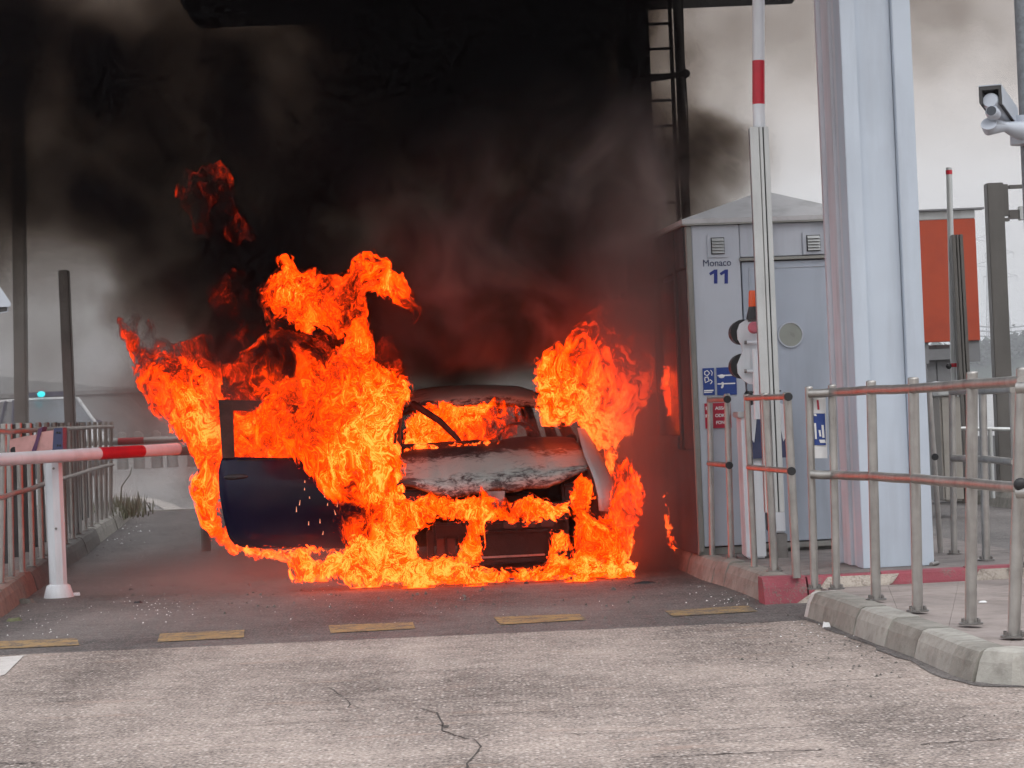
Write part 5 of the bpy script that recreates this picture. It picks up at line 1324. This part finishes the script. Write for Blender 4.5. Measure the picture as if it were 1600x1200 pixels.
    keep = (f2 != np.stack([I[ci, cj], I[ci, cj + 1], I[ci + 1, cj + 1], I[ci + 1, cj]], 1)).any(1)
    FF = np.concatenate([f1, f2[keep]])
    me = bpy.data.meshes.new('flame'); me.vertices.add(len(V)); me.vertices.foreach_set('co', V.astype(np.float32).ravel())
    me.loops.add(len(FF) * 4); me.loops.foreach_set('vertex_index', FF.astype(np.int32).ravel())
    me.polygons.add(len(FF)); me.polygons.foreach_set('loop_start', np.arange(0, len(FF) * 4, 4, dtype=np.int32))
    me.polygons.foreach_set('use_smooth', np.ones(len(FF), bool)); me.update(calc_edges=True)
    for nm, arr in (('fire_heat', H), ('fire_edge', E), ('fire_cover', Cv)):
        a_t = me.attributes.new(nm, 'FLOAT', 'POINT'); a_t.data.foreach_set('value', np.concatenate([arr[used], arr[inner]]).astype(np.float32))
    me.materials.append(FM[mat])
    ob = bpy.data.objects.new('flame', me); C.objects.link(ob)
    return tag(ob, label, 'fire', group)

# behind the door, the wide sheet of flame on the left
flame([(188, 505), (200, 520), (232, 540), (268, 552), (300, 568), (330, 562), (347, 580), (352, 612), (420, 640), (470, 560), (520, 560), (560, 620), (560, 730), (345, 730), (349, 820), (362, 846), (385, 862), (450, 862), (470, 872), (400, 878), (362, 868), (338, 842), (318, 805), (301, 770), (300, 730), (303, 706), (285, 692), (258, 662), (240, 640), (222, 605), (204, 570)],
      18.7, 'wide wing of flame sweeping up to the left behind the open door', .38, .55, .65, .035,
      hpts=[(200, 520, .36), (240, 570, .34), (290, 580, .42), (330, 590, .62), (230, 620, .5), (270, 660, .72), (320, 650, .8), (320, 750, .78), (345, 840, .7), (420, 690, .55), (460, 600, .3), (430, 868, .9), (400, 610, .25), (350, 560, .25), (520, 600, .42), (300, 620, .8)],
      cpts=[(200, 520, .25), (240, 560, .3), (300, 600, .75), (320, 680, 1.1), (320, 780, 1.0), (430, 680, 1.0), (450, 610, .5), (480, 870, .6), (345, 575, .35)], seed=1)
flame([(195, 500), (250, 530), (330, 520), (420, 500), (500, 470), (600, 520), (640, 600), (560, 700), (380, 690), (280, 650), (220, 590)],
      19.15, 'dull red sheet of flame half lost in smoke behind the left wing of fire', .3, .3, .42, .07,
      hpts=[(250, 560, .3), (350, 560, .34), (450, 520, .28), (420, 620, .42), (520, 560, .34), (560, 640, .5), (330, 620, .35)], mat=2, seed=2)
# central mass in front of the car's left flank and the door hinge
flame([(500, 600), (470, 620), (480, 560), (520, 540), (560, 560), (600, 585), (640, 600), (632, 640), (622, 690), (640, 720), (632, 760), (655, 778), (664, 800), (652, 830), (664, 880), (640, 905), (560, 905), (540, 850), (520, 800), (497, 765), (480, 725), (400, 700), (380, 640), (430, 600)],
      17.15, 'huge central mass of orange flame between the open door and the bonnet', .42, .66, .75, .045,
      hpts=[(500, 600, .45), (560, 600, .7), (600, 650, .85), (560, 700, .82), (520, 740, .8), (600, 780, .8), (640, 840, .95), (560, 830, .5), (545, 800, .12), (600, 870, .9), (420, 650, .55), (470, 660, .4), (540, 540, .4)],
      cpts=[(500, 600, .5), (600, 650, 1.1), (560, 700, 1.0), (520, 740, .8), (600, 800, 1.0), (640, 850, 1.1), (545, 810, .15), (530, 770, .35), (430, 650, .6), (490, 690, .7)], seed=3,
      yfn=lambda X, Z: np.clip((-1.25 - X) * .55, 0, .9))
flame([(430, 600), (480, 575), (520, 600), (560, 650), (560, 720), (500, 722), (440, 716), (385, 712), (362, 690), (362, 640), (400, 640)],
      18.05, 'flame filling the empty window of the open door', .2, .62, .9, .03, seed=21, mat=1)
# tall plume
flame([(400, 470), (412, 440), (440, 425), (436, 404), (452, 396), (466, 404), (470, 418), (500, 416), (540, 420), (560, 402), (590, 404), (625, 420), (640, 440), (655, 470), (662, 485), (645, 508), (632, 480), (600, 470), (575, 465), (575, 500), (588, 545), (590, 575), (640, 600), (600, 640), (540, 640), (500, 600), (530, 570), (535, 530), (510, 515), (470, 512), (440, 495), (420, 490)],
      17.7, 'tall plume of flame curling into two lobes above the fire', .36, .55, .62, .05,
      hpts=[(452, 408, .62), (440, 470, .66), (480, 460, .72), (500, 490, .66), (560, 440, .5), (600, 440, .62), (620, 450, .58), (650, 490, .22), (540, 500, .42), (560, 550, .68), (560, 590, .62), (520, 440, .35), (410, 470, .32), (580, 480, .45)],
      cpts=[(480, 470, .75), (600, 440, .68), (560, 550, .8), (545, 430, .2), (650, 490, .25), (452, 405, .5), (540, 500, .7), (410, 460, .45)], seed=4)
flame([(395, 450), (430, 420), (530, 430), (560, 480), (560, 540), (480, 540), (420, 520)], 18.5, 'dim red flame glowing just behind the tall plume', .25, .25, .3, .07, mat=2, seed=5)
flame([(330, 560), (380, 540), (440, 520), (500, 520), (540, 560), (600, 560), (560, 620), (480, 640), (400, 620), (350, 620)], 18.15, 'dark red rolling flame low between the plume and the left wing', .3, .28, .42, .06, mat=2, seed=6,
      hpts=[(360, 580, .36), (440, 560, .30), (480, 610, .4), (540, 600, .5), (420, 610, .35)])
# deep glows inside the smoke
flame([(270, 300), (300, 262), (350, 270), (375, 320), (415, 335), (395, 372), (330, 376), (280, 340)], 19.1, 'dull red glow deep in the smoke, highest of all the flames', .4, .20, .06, .10, mat=2, seed=7)
flame([(325, 460), (350, 425), (388, 430), (392, 475), (350, 500)], 19.0, 'small red glow in the smoke left of the tall plume', .2, .25, .12, .07, mat=2, seed=8)
# right hand fireball
flame([(832, 574), (850, 560), (872, 545), (890, 520), (915, 505), (935, 488), (950, 505), (975, 520), (1000, 540), (1018, 560), (1034, 572), (1020, 600), (1012, 640), (995, 668), (972, 690), (958, 708), (938, 704), (920, 688), (905, 668), (880, 660), (845, 672), (834, 640), (836, 605)],
      17.9, 'round fireball blazing over the right end of the bonnet', .45, .68, .95, .028,
      hpts=[(935, 500, .28), (900, 540, .55), (870, 570, .66), (850, 620, .8), (850, 660, .95), (920, 600, .68), (940, 660, .95), (950, 695, 1.0), (1000, 600, .55), (980, 540, .40), (1025, 575, .3), (900, 620, .78), (960, 620, .72)],
      cpts=[(935, 495, .3), (1025, 570, .3), (1000, 540, .5), (920, 600, 1.3), (850, 640, 1.3), (960, 660, 1.2), (890, 650, .9), (890, 540, .6)], mat=1, seed=9)
flame([(860, 540), (900, 480), (940, 455), (1000, 480), (1040, 540), (1050, 590), (1020, 620), (960, 560)], 18.25, 'faint red flame licking up behind the fireball', .3, .40, .52, .08, mat=2, seed=10)
# right lower flames by the wheel
flame([(952, 712), (966, 720), (985, 722), (1000, 742), (1008, 775), (1006, 800), (996, 820), (988, 850), (980, 880), (995, 890), (985, 902), (930, 905), (915, 860), (950, 812), (946, 770), (962, 740)],
      16.95, 'flame curling round the right front wheel arch', .26, .62, .8, .03,
      hpts=[(970, 730, .4), (990, 770, .62), (975, 800, .6), (960, 840, .62), (950, 890, .95), (985, 880, .8)], mat=1, seed=11, cpts=[(965, 820, .35), (980, 760, 1), (970, 720, .5), (950, 890, .8), (1000, 800, .8)])
flame([(950, 700), (958, 704), (963, 715), (961, 735), (955, 748), (945, 740), (946, 715)], 17.4, 'small tongue of flame beside the burnt mirror', .06, .75, .8, .012, mat=1, seed=12)
flame([(895, 760), (905, 745), (925, 750), (932, 775), (920, 800), (930, 815), (960, 810), (972, 830), (974, 880), (985, 900), (900, 905), (892, 860), (900, 815), (893, 790)],
      16.5, 'lacy flame hanging over the right front wheel and wiring', .12, .62, .30, .02, mat=1, seed=13, cpts=[(940, 850, -.08), (925, 830, .1), (905, 870, .55), (950, 895, .9), (920, 765, .02), (970, 860, .5), (900, 800, .5)])
# bonnet front gap
flame([(600, 768), (650, 774), (700, 776), (745, 776), (748, 758), (756, 770), (800, 782), (830, 772), (850, 778), (870, 788), (892, 790), (896, 806), (860, 814), (800, 817), (740, 816), (690, 814), (640, 832), (590, 830)],
      16.62, 'row of flames pouring out under the lifted front edge of the bonnet', .14, .74, .72, .022,
      hpts=[(640, 790, .7), (700, 790, .72), (760, 800, .85), (830, 795, .8), (880, 800, .8), (780, 780, .3)], cpts=[(775, 772, -.2), (800, 768, .0), (740, 772, .1), (860, 768, .0), (700, 795, .9), (650, 800, 1.0), (840, 800, .8), (880, 770, .2), (760, 815, .9)], mat=1, seed=14)
flame([(735, 805), (760, 800), (757, 840), (755, 880), (735, 885), (712, 878), (725, 840)], 16.5, 'narrow flame column left of the black number plate box', .09, .72, .6, .02, mat=1, seed=15)
flame([(862, 830), (880, 826), (893, 832), (894, 852), (884, 862), (870, 866), (862, 880), (855, 870), (862, 850)], 16.5, 'small loop of flame right of the number plate box', .06, .75, .42, .014, mat=1, seed=16)
# ground skirt
flame([(452, 872), (470, 862), (485, 862), (505, 880), (540, 860), (560, 840), (620, 850), (660, 870), (700, 868), (730, 880), (770, 888), (830, 888), (862, 870), (900, 862), (930, 870), (960, 885), (995, 880), (1000, 893), (960, 900), (900, 905), (800, 911), (700, 915), (600, 918), (545, 918), (530, 905), (480, 908), (456, 905)],
      16.42, 'long low skirt of flame burning on the road under the car', .20, .78, .8, .018,
      hpts=[(480, 890, .85), (560, 880, .85), (640, 890, .9), (720, 900, .8), (800, 900, .75), (880, 890, .75), (960, 890, .95)], cpts=[(500, 885, .5), (520, 900, .3), (560, 885, .9), (640, 890, 1.1), (720, 900, .8), (800, 898, .7), (880, 885, .9), (960, 890, .8)], mat=1, seed=17, step=.012)
flame([(370, 853), (400, 857), (500, 858), (535, 858), (500, 866), (470, 880), (440, 870), (390, 868)], 17.6, 'thin line of fire along the underside of the open door', .06, .85, .75, .012, mat=1, seed=18, step=.01)
for k_, (gx0, gy0, gw, gh, lab) in enumerate(((575, 921, 46, 26, 'small ground flame at the front left corner of the fire'), (655, 922, 60, 30, 'small ground flame ahead of the bumper, left of centre'), (742, 919, 40, 20, 'tiny ground flame ahead of the number plate box'), (905, 912, 50, 30, 'small ground flame ahead of the right front wheel'), (968, 906, 44, 34, 'rightmost ground flame at the foot of the burning wheel'), (500, 912, 34, 22, 'little flame burning alone under the open door'))):
    flame([(gx0 - gw / 2, gy0), (gx0 - gw * .42, gy0 - gh * .35), (gx0 - gw * .2, gy0 - gh * .55), (gx0, gy0 - gh), (gx0 + gw * .16, gy0 - gh * .6), (gx0 + gw * .4, gy0 - gh * .45), (gx0 + gw / 2, gy0)], G(gx0, gy0).y + .02, lab, .07, .8, .65, .016, mat=1, seed=40 + k_, step=.010)
# cabin fire seen through the windscreen opening
flame([(632, 640), (660, 632), (720, 632), (780, 628), (820, 635), (836, 670), (800, 690), (720, 706), (660, 716), (630, 712)], 18.7, 'flames filling the cabin behind the missing windscreen', .3, .5, .62, .03,
      hpts=[(650, 680, .75), (680, 660, .6), (700, 690, .6), (730, 640, .8), (800, 650, .35), (820, 680, .2), (660, 705, .95)], cpts=[(650, 680, 1.0), (700, 670, .7), (760, 655, .35), (810, 660, .12), (730, 640, .55), (660, 705, 1.1)], mat=1, seed=19)
flame([(632, 700), (660, 690), (700, 694), (740, 697), (780, 692), (760, 704), (700, 710), (650, 716), (630, 716)], 17.75, 'low flames lined up along the rear edge of the bonnet', .07, .9, .6, .014, mat=1, seed=20, step=.01)
# licks on the kiosk flank
Yq_ = 17.4
flame([(1036, 575), (1048, 568), (1052, 585), (1046, 597), (1060, 610), (1068, 628), (1064, 640), (1056, 622), (1050, 640), (1046, 652), (1040, 625), (1032, 610)], 17.3, 'small bright flame licking the scorched flank of the kiosk', .04, .7, .55, .012, mat=1, seed=22, step=.009)
flame([(1040, 775), (1044, 800), (1050, 830), (1056, 860), (1046, 858), (1040, 830), (1035, 805)], 17.0, 'thin pointed flame rising from the kiosk base', .03, .8, .9, .008, mat=1, seed=23, step=.008)
flame([(1030, 460), (1035, 500), (1044, 540), (1049, 570), (1043, 568), (1034, 530), (1027, 490)], 17.5, 'faint red thread of flame up the kiosk flank', .03, .35, .4, .01, mat=2, seed=24, step=.009)
# blown sparks over the door
spk = MB(); rr = random.Random(3)
for k in range(16):
    px, py = rr.gauss(480, 24), rr.gauss(775, 34); p = at(px, py, 17.3 + rr.uniform(-.2, .2)); d = Vector((rr.uniform(-.3, .3), 0, 1)).normalized() * rr.uniform(.004, .022)
    spk.tube([p - d, p + d], [.0035, .001], 4)
tag(spk.build('sparks', emis('spark_glow', (.8, .45, .25), .8)), 'sparks blown across the upper face of the open door', None, None, 'stuff')

# ================================================================ SMOKE
VX0, VX1, VY0, VY1, VZ0, VZ1, VS = -5.6, 5.2, 15.9, 22.0, -.0, 5.6, .058
gx = np.arange(VX0 + VS / 2, VX1, VS); gy = np.arange(VY0 + VS / 2, VY1, VS * 1.0); gz = np.arange(VZ0 + VS / 2, VZ1, VS)
NXv, NYv, NZv = len(gx), len(gy), len(gz)
X, Y, Z = np.meshgrid(gx, gy, gz, indexing='ij')
X = X.astype(np.float32); Y = Y.astype(np.float32); Z = Z.astype(np.float32)
w1 = fbm(X * .9, Y * .9, Z * .9 + 3, 4, .6) - .5; w2 = fbm(X * .9 + 31, Y * .9, Z * .9, 4, .6) - .5
w3 = fbm(X * 2.6 + 7, Y * 2.6, Z * 2.6, 3, .6) - .5; Xw = X + w1 * 1.9 + w3 * .5; Zw = Z + w2 * 1.9 + (n3(X * 2.9, Y * 2.9 + 9, Z * 2.9) - .5) * .3
# column depth wanted along the line of sight, as a map over the plane Y = 19 (x in metres, z in metres)
MX = np.array([at(px, 600, 19.2).x for px in range(-100, 1701, 100)])
MZ = np.array([at(800, py, 19.2).z for py in range(-100, 1001, 100)])
TAU = [ # px -100 .. 1700
 [4, 4, 3.6, 2.6, 3.4, 3.2, 5, 6, 7, 7, 7, 6, 1.1, 1.0, 1.0, 1, 1, 1, .9],          # y -100
 [4, 4.4, 4, 2.2, 3.4, 2.8, 5, 6, 7, 7, 7, 6, .8, .75, .75, .8, .85, .7, .6],      # 0
 [4.5, 4.6, 4.4, 4.0, 4.0, 2.2, 3.4, 5, 6, 7, 7, 6, .5, .5, .45, .4, .45, .35, .3],  # 100
 [4, 3.6, 3.2, 3.8, 4.4, 2.8, 3.4, 4, 5.5, 6.5, 7, 5.5, 2.3, .15, .12, .1, .1, .1, .1], # 200
 [2.8, 2.6, 1.6, 3.2, 4.2, 4.2, 4, 2.6, 4.0, 5.5, 5.5, 5, 3.6, .5, .05, 0, 0, 0, 0],      # 300
 [1.4, 1.1, .75, 1.7, 3.2, 4, 4, 4, 3.6, 3.8, 3.8, 3.4, 2.6, 0, 0, 0, 0, 0, 0],           # 400
 [.7, .5, .55, 1.3, 3.0, 3.6, 3.4, 3.4, 3.6, 3.4, 3.4, 3.2, 2.6, 0, 0, 0, 0, 0, 0],       # 500
 [.35, .3, .4, 1.0, 2.0, 3, 3, 3, 3.6, 3.6, 3.4, 3, 2.4, 0, 0, 0, 0, 0, 0],                 # 600
 [.2, .2, .2, .5, .9, 2, 2, 2, 1.5, 1.5, 2.4, 2.6, 2.0, 0, 0, 0, 0, 0, 0],                # 700
 [.08, .08, .1, .12, .3, .8, 1, 1, 1, 1, 1.4, 1.8, 1.4, 0, 0, 0, 0, 0, 0],                # 800
 [.05, .1, .15, .22, .3, .4, .5, .5, .5, .5, .8, 1, .8, 0, 0, 0, 0, 0, 0],                # 900
 [0] * 19]
TAU = np.array(TAU, np.float32)[::-1]; MZ = MZ[::-1]
def bil(Xq, Zq):
    fx = np.clip(np.interp(Xq, MX, np.arange(len(MX))), 0, len(MX) - 1.001); fz = np.clip(np.interp(Zq, MZ, np.arange(len(MZ))), 0, len(MZ) - 1.001)
    i = fx.astype(int); j = fz.astype(int); a = fx - i; b = fz - j; a = a * a * (3 - 2 * a); b = b * b * (3 - 2 * b)
    return TAU[j, i] * (1 - a) * (1 - b) + TAU[j, i + 1] * a * (1 - b) + TAU[j + 1, i] * (1 - a) * b + TAU[j + 1, i + 1] * a * b
tau = bil(Xw, Zw)
det = fbm(X * 2.1 + w1 * 2, Y * 2.1, Z * 2.1 + w2 * 2, 4, .55)
det = np.clip((det - .36) / .26, 0, 1.5)
y0 = 17.3 + .5 * np.clip((Z - 1.6) / 1.2, 0, 1) + (w1 * 1.0)
y0 = y0 + 1.9 * np.exp(-((X + .35) / 1.0) ** 4 - ((Z - 1.25) / .38) ** 4)
y0 = np.where(X < -2.4, 18.0, y0)
prof = np.clip((Y - y0) / .9, 0, 1) * np.clip((21.6 - Y) / 1.4, 0, 1)
pd = prof * (.2 + .8 * det); kcol = float((pd.sum(1) * VS).mean()); D = tau * pd / kcol * 1.75
kx0_ = K0.x - (Y - K0.y) * math.tan(LA)
# low mist drifting across the road left of the car
mist = np.exp(-((Z - .10) / .16) ** 2) * np.exp(-((Y - 17.0) / 1.0) ** 2) * np.exp(-((X + 2.1) / 1.3) ** 2) * np.clip(det, .2, 1)
D = D + mist * 1.0
D = D + 3.4 * np.exp(-((X - (kx0_ - .22)) / .28) ** 2) * np.exp(-((Y - 17.2) / .75) ** 2) * np.clip((3.7 - Z) / .9, 0, 1) * (.35 + .65 * det)
def puff(px, py, Yp, r, dens):
    global D
    c = at(px, py, Yp); i0, i1 = np.searchsorted(gx, [c.x - r * 1.7, c.x + r * 1.7]); j0, j1 = np.searchsorted(gy, [Yp - r * 1.7, Yp + r * 1.7]); k0, k1 = np.searchsorted(gz, [c.z - r * 1.7, c.z + r * 1.7])
    sl = (slice(i0, i1), slice(j0, j1), slice(k0, k1)); x_, y_, z_ = X[sl], Y[sl], Z[sl]
    if x_.size == 0: return
    nn = fbm(x_ * 2.6 + px, y_ * 2.6, z_ * 2.6, 4, .62)
    d = np.sqrt((x_ - c.x) ** 2 + (y_ - Yp) ** 2 + ((z_ - c.z) * 1.1) ** 2) / r + (nn - .5) * 2.0
    t = np.clip((1.0 - d) / .30, 0, 1); D[sl] = D[sl] + dens * t * t * (3 - 2 * t)
for q in ((900, 300, .33), (950, 275, .34), (1000, 300, .36), (1045, 335, .34), (860, 345, .36), (790, 380, .4), (700, 420, .4), (940, 360, .42), (1010, 395, .4), (870, 430, .42), (760, 470, .36), (965, 450, .36), (1030, 470, .26),
          (650, 350, .3), (600, 300, .3), (520, 230, .35), (440, 130, .4), (400, 220, .3), (150, 330, .3), (110, 300, .28), (220, 420, .35), (180, 480, .25), (250, 480, .3)):
    puff(q[0], q[1], 17.45, q[2], 1.9)
for q in ((1120, 250, .27), (1150, 232, .18), (1135, 290, .27), (1163, 300, .17), (1090, 295, .32), (1100, 215, .22), (1075, 250, .3), (1180, 270, .10), (1140, 325, .2), (1040, 290, .32), (1055, 240, .2), (1005, 250, .32), (1030, 345, .3)):
    puff(q[0], q[1], 18.4, q[2], 3.2)
# wisps over the bonnet
wx0 = at(800, 690, 17.5)
D = D + 2.6 * np.exp(-((X - wx0.x - .05) / .33) ** 2 - ((Y - 17.35) / .28) ** 2 - ((Z - wx0.z - .06) / .09) ** 2) * det
# nothing inside or in front of the kiosk, none in front of the column
kx0 = K0.x - (Y - K0.y) * math.tan(LA)
D = np.where((X > kx0 - .03) & (Z < ztop + .35) & (Y < 19.4), 0, D)
D = np.where((X > kx0 - .03) & (Y < 19.0), D * np.clip((Z - 2.9) / .6, 0, 1) * np.clip((Y - 17.2) / .8, 0, 1), D)
D = np.where((X > kx0 - .02) & (Z < ztop + .05) & (Y < 19.2), 0, D)
# the box fades out before its own faces
fade = np.clip((X - VX0 - .05) / .5, 0, 1) * np.clip((VX1 - .05 - X) / .5, 0, 1) * np.clip((VZ1 - .1 - Z) / .3, 0, 1)
D = np.clip(D * fade, 0, None); D[D < .012] = 0
V = np.stack([X.ravel(), Y.ravel(), Z.ravel()], 1)
me = bpy.data.meshes.new('smoke'); me.vertices.add(len(V)); me.vertices.foreach_set('co', V.astype(np.float32).ravel())
a_t = me.attributes.new('soot', 'FLOAT', 'POINT'); a_t.data.foreach_set('value', D.astype(np.float32).ravel())
sm = bpy.data.objects.new('smoke', me); C.objects.link(sm)
tag(sm, 'dense black and brown smoke rolling up under the canopy from the burning car', None, None, 'stuff')
vm = bpy.data.materials.new('soot_smoke'); vm.use_nodes = True; nt = vm.node_tree; nt.nodes.clear()
vo = nt.nodes.new('ShaderNodeOutputMaterial'); pv_ = nt.nodes.new('ShaderNodeVolumePrincipled'); nt.links.new(pv_.outputs[0], vo.inputs['Volume'])
pv_.inputs['Color'].default_value = (.085, .068, .062, 1); pv_.inputs['Absorption Color'].default_value = (.05, .022, .006, 1); pv_.inputs['Density'].default_value = 1.0; pv_.inputs['Anisotropy'].default_value = .2
gp = nd(nt, 'ShaderNodeNewGeometry').outputs['Position']
def gau(c, r, amp):
    v = nd(nt, 'ShaderNodeVectorMath', {0: gp, 1: c}, operation='SUBTRACT').outputs[0]
    v = nd(nt, 'ShaderNodeVectorMath', {0: v, 1: tuple(1 / q for q in r)}, operation='MULTIPLY').outputs[0]
    l = nd(nt, 'ShaderNodeVectorMath', {0: v}, operation='LENGTH').outputs['Value']
    return nd(nt, 'ShaderNodeMapRange', {'Value': l, 'From Min': 1.0, 'From Max': .25, 'To Min': 0.0, 'To Max': amp}, interpolation_type='SMOOTHSTEP').outputs[0]
pale = mth(nt, 'ADD', gau((.6, 18, 2.2), (2.2, 5, 1.9), 1.0), gau((-3.4, 18, 1.0), (2.4, 5, 1.7), .55), clamp=True)
wv = noise(nt, stretch(nt, gp, (1, .6, .85)), 1.35, 4, .6, 1.6)
wv = nd(nt, 'ShaderNodeMapRange', {'Value': wv, 'From Min': .40, 'From Max': .66}, interpolation_type='SMOOTHSTEP').outputs[0]
pale = mth(nt, 'MULTIPLY', pale, mth(nt, 'MULTIPLY_ADD', wv, .85, .15))
pale = mth(nt, 'MAXIMUM', pale, gau((-1.6, 17, .0), (3.0, 3, .6), 1.0))
pale = mth(nt, 'MAXIMUM', pale, gau((1.05, 17.2, 1.4), (.95, 1.9, 2.5), 1.0))
nt.links.new(mix(nt, pale, (.016, .014, .017), (.70, .56, .54)), pv_.inputs['Color'])
pv_.inputs['Density Attribute'].default_value = 'density'
ng = bpy.data.node_groups.new('smoke_volume', 'GeometryNodeTree')
ng.interface.new_socket('Geometry', in_out='INPUT', socket_type='NodeSocketGeometry'); ng.interface.new_socket('Geometry', in_out='OUTPUT', socket_type='NodeSocketGeometry')
gi = ng.nodes.new('NodeGroupInput'); go = ng.nodes.new('NodeGroupOutput')
vc_ = ng.nodes.new('GeometryNodeVolumeCube')
mn = (gx[0], gy[0], gz[0]); mx = (gx[-1], gy[-1], gz[-1])
vc_.inputs['Min'].default_value = mn; vc_.inputs['Max'].default_value = mx
vc_.inputs['Resolution X'].default_value = NXv; vc_.inputs['Resolution Y'].default_value = NYv; vc_.inputs['Resolution Z'].default_value = NZv
ps_ = ng.nodes.new('GeometryNodeInputPosition'); sx_ = ng.nodes.new('ShaderNodeSeparateXYZ'); ng.links.new(ps_.outputs[0], sx_.inputs[0])
def gm(op, a, b=0.0, c=0.0):
    n = ng.nodes.new('ShaderNodeMath'); n.operation = op
    for i, v in enumerate((a, b, c)):
        if isinstance(v, bpy.types.NodeSocket): ng.links.new(v, n.inputs[i])
        else: n.inputs[i].default_value = v
    return n.outputs[0]
ids = []
for k, (lo, hi, n) in enumerate(zip(mn, mx, (NXv, NYv, NZv))):
    t = gm('ROUND', gm('MULTIPLY', gm('SUBTRACT', sx_.outputs[k], float(lo)), (n - 1) / float(hi - lo)))
    ids.append(gm('MINIMUM', gm('MAXIMUM', t, 0.0), float(n - 1)))
# index as integer arithmetic kept exact: (ix*NY + iy) * NZ + iz
im = ng.nodes.new('FunctionNodeFloatToInt'); im.rounding_mode = 'ROUND'
def toint(v):
    n = ng.nodes.new('FunctionNodeFloatToInt'); n.rounding_mode = 'ROUND'; ng.links.new(v, n.inputs[0]); return n.outputs[0]
def imath(op, a, b):
    n = ng.nodes.new('FunctionNodeIntegerMath'); n.operation = op
    for i, v in enumerate((a, b)):
        if isinstance(v, bpy.types.NodeSocket): ng.links.new(v, n.inputs[i])
        else: n.inputs[i].default_value = v
    return n.outputs[0]
ix, iy, iz = (toint(v) for v in ids)
idx = imath('ADD', imath('MULTIPLY', imath('ADD', imath('MULTIPLY', ix, NYv), iy), NZv), iz)
sa = ng.nodes.new('GeometryNodeSampleIndex'); sa.data_type = 'FLOAT'; sa.domain = 'POINT'; sa.clamp = True
na = ng.nodes.new('GeometryNodeInputNamedAttribute'); na.data_type = 'FLOAT'; na.inputs['Name'].default_value = 'soot'
ng.links.new(gi.outputs[0], sa.inputs['Geometry']); ng.links.new(na.outputs[0], sa.inputs['Value']); ng.links.new(idx, sa.inputs['Index'])
ng.links.new(sa.outputs[0], vc_.inputs['Density'])
smn = ng.nodes.new('GeometryNodeSetMaterial'); smn.inputs['Material'].default_value = vm
ng.links.new(vc_.outputs[0], smn.inputs['Geometry']); ng.links.new(smn.outputs[0], go.inputs[0])
md = sm.modifiers.new('volume', 'NODES'); md.node_group = ng
me.materials.append(vm)

# thin drift of old smoke hanging over the plaza behind the left railing
dm = bpy.data.materials.new('thin_smoke'); dm.use_nodes = True; dt = dm.node_tree; dt.nodes.clear()
do = dt.nodes.new('ShaderNodeOutputMaterial'); dp = dt.nodes.new('ShaderNodeVolumePrincipled'); dt.links.new(dp.outputs[0], do.inputs['Volume'])
dp.inputs['Color'].default_value = (.62, .63, .66, 1); dp.inputs['Density'].default_value = .032; dp.inputs['Density Attribute'].default_value = ''
df = MB().ell((-7.5, 33, 1.2), (10, 6, 5.2), n=32, m=20, jit=.01).build('smoke_drift', dm)
tag(df, 'thin grey smoke drifting over the plaza behind the left railing', None, None, 'stuff')

# the air: thin haze that pales the far bank and pylons
hm = bpy.data.materials.new('haze_air'); hm.use_nodes = True; ht = hm.node_tree; ht.nodes.clear()
ho = ht.nodes.new('ShaderNodeOutputMaterial'); hp = ht.nodes.new('ShaderNodeVolumePrincipled'); ht.links.new(hp.outputs[0], ho.inputs['Volume'])
hp.inputs['Color'].default_value = (.86, .88, .92, 1); hp.inputs['Density'].default_value = .0004; hp.inputs['Density Attribute'].default_value = ''
hz_ = MB().box((0, 1140, 84), (4400, 2360, 171)).build('haze', hm)
tag(hz_, 'thin haze over the toll plaza', None, None, 'stuff')
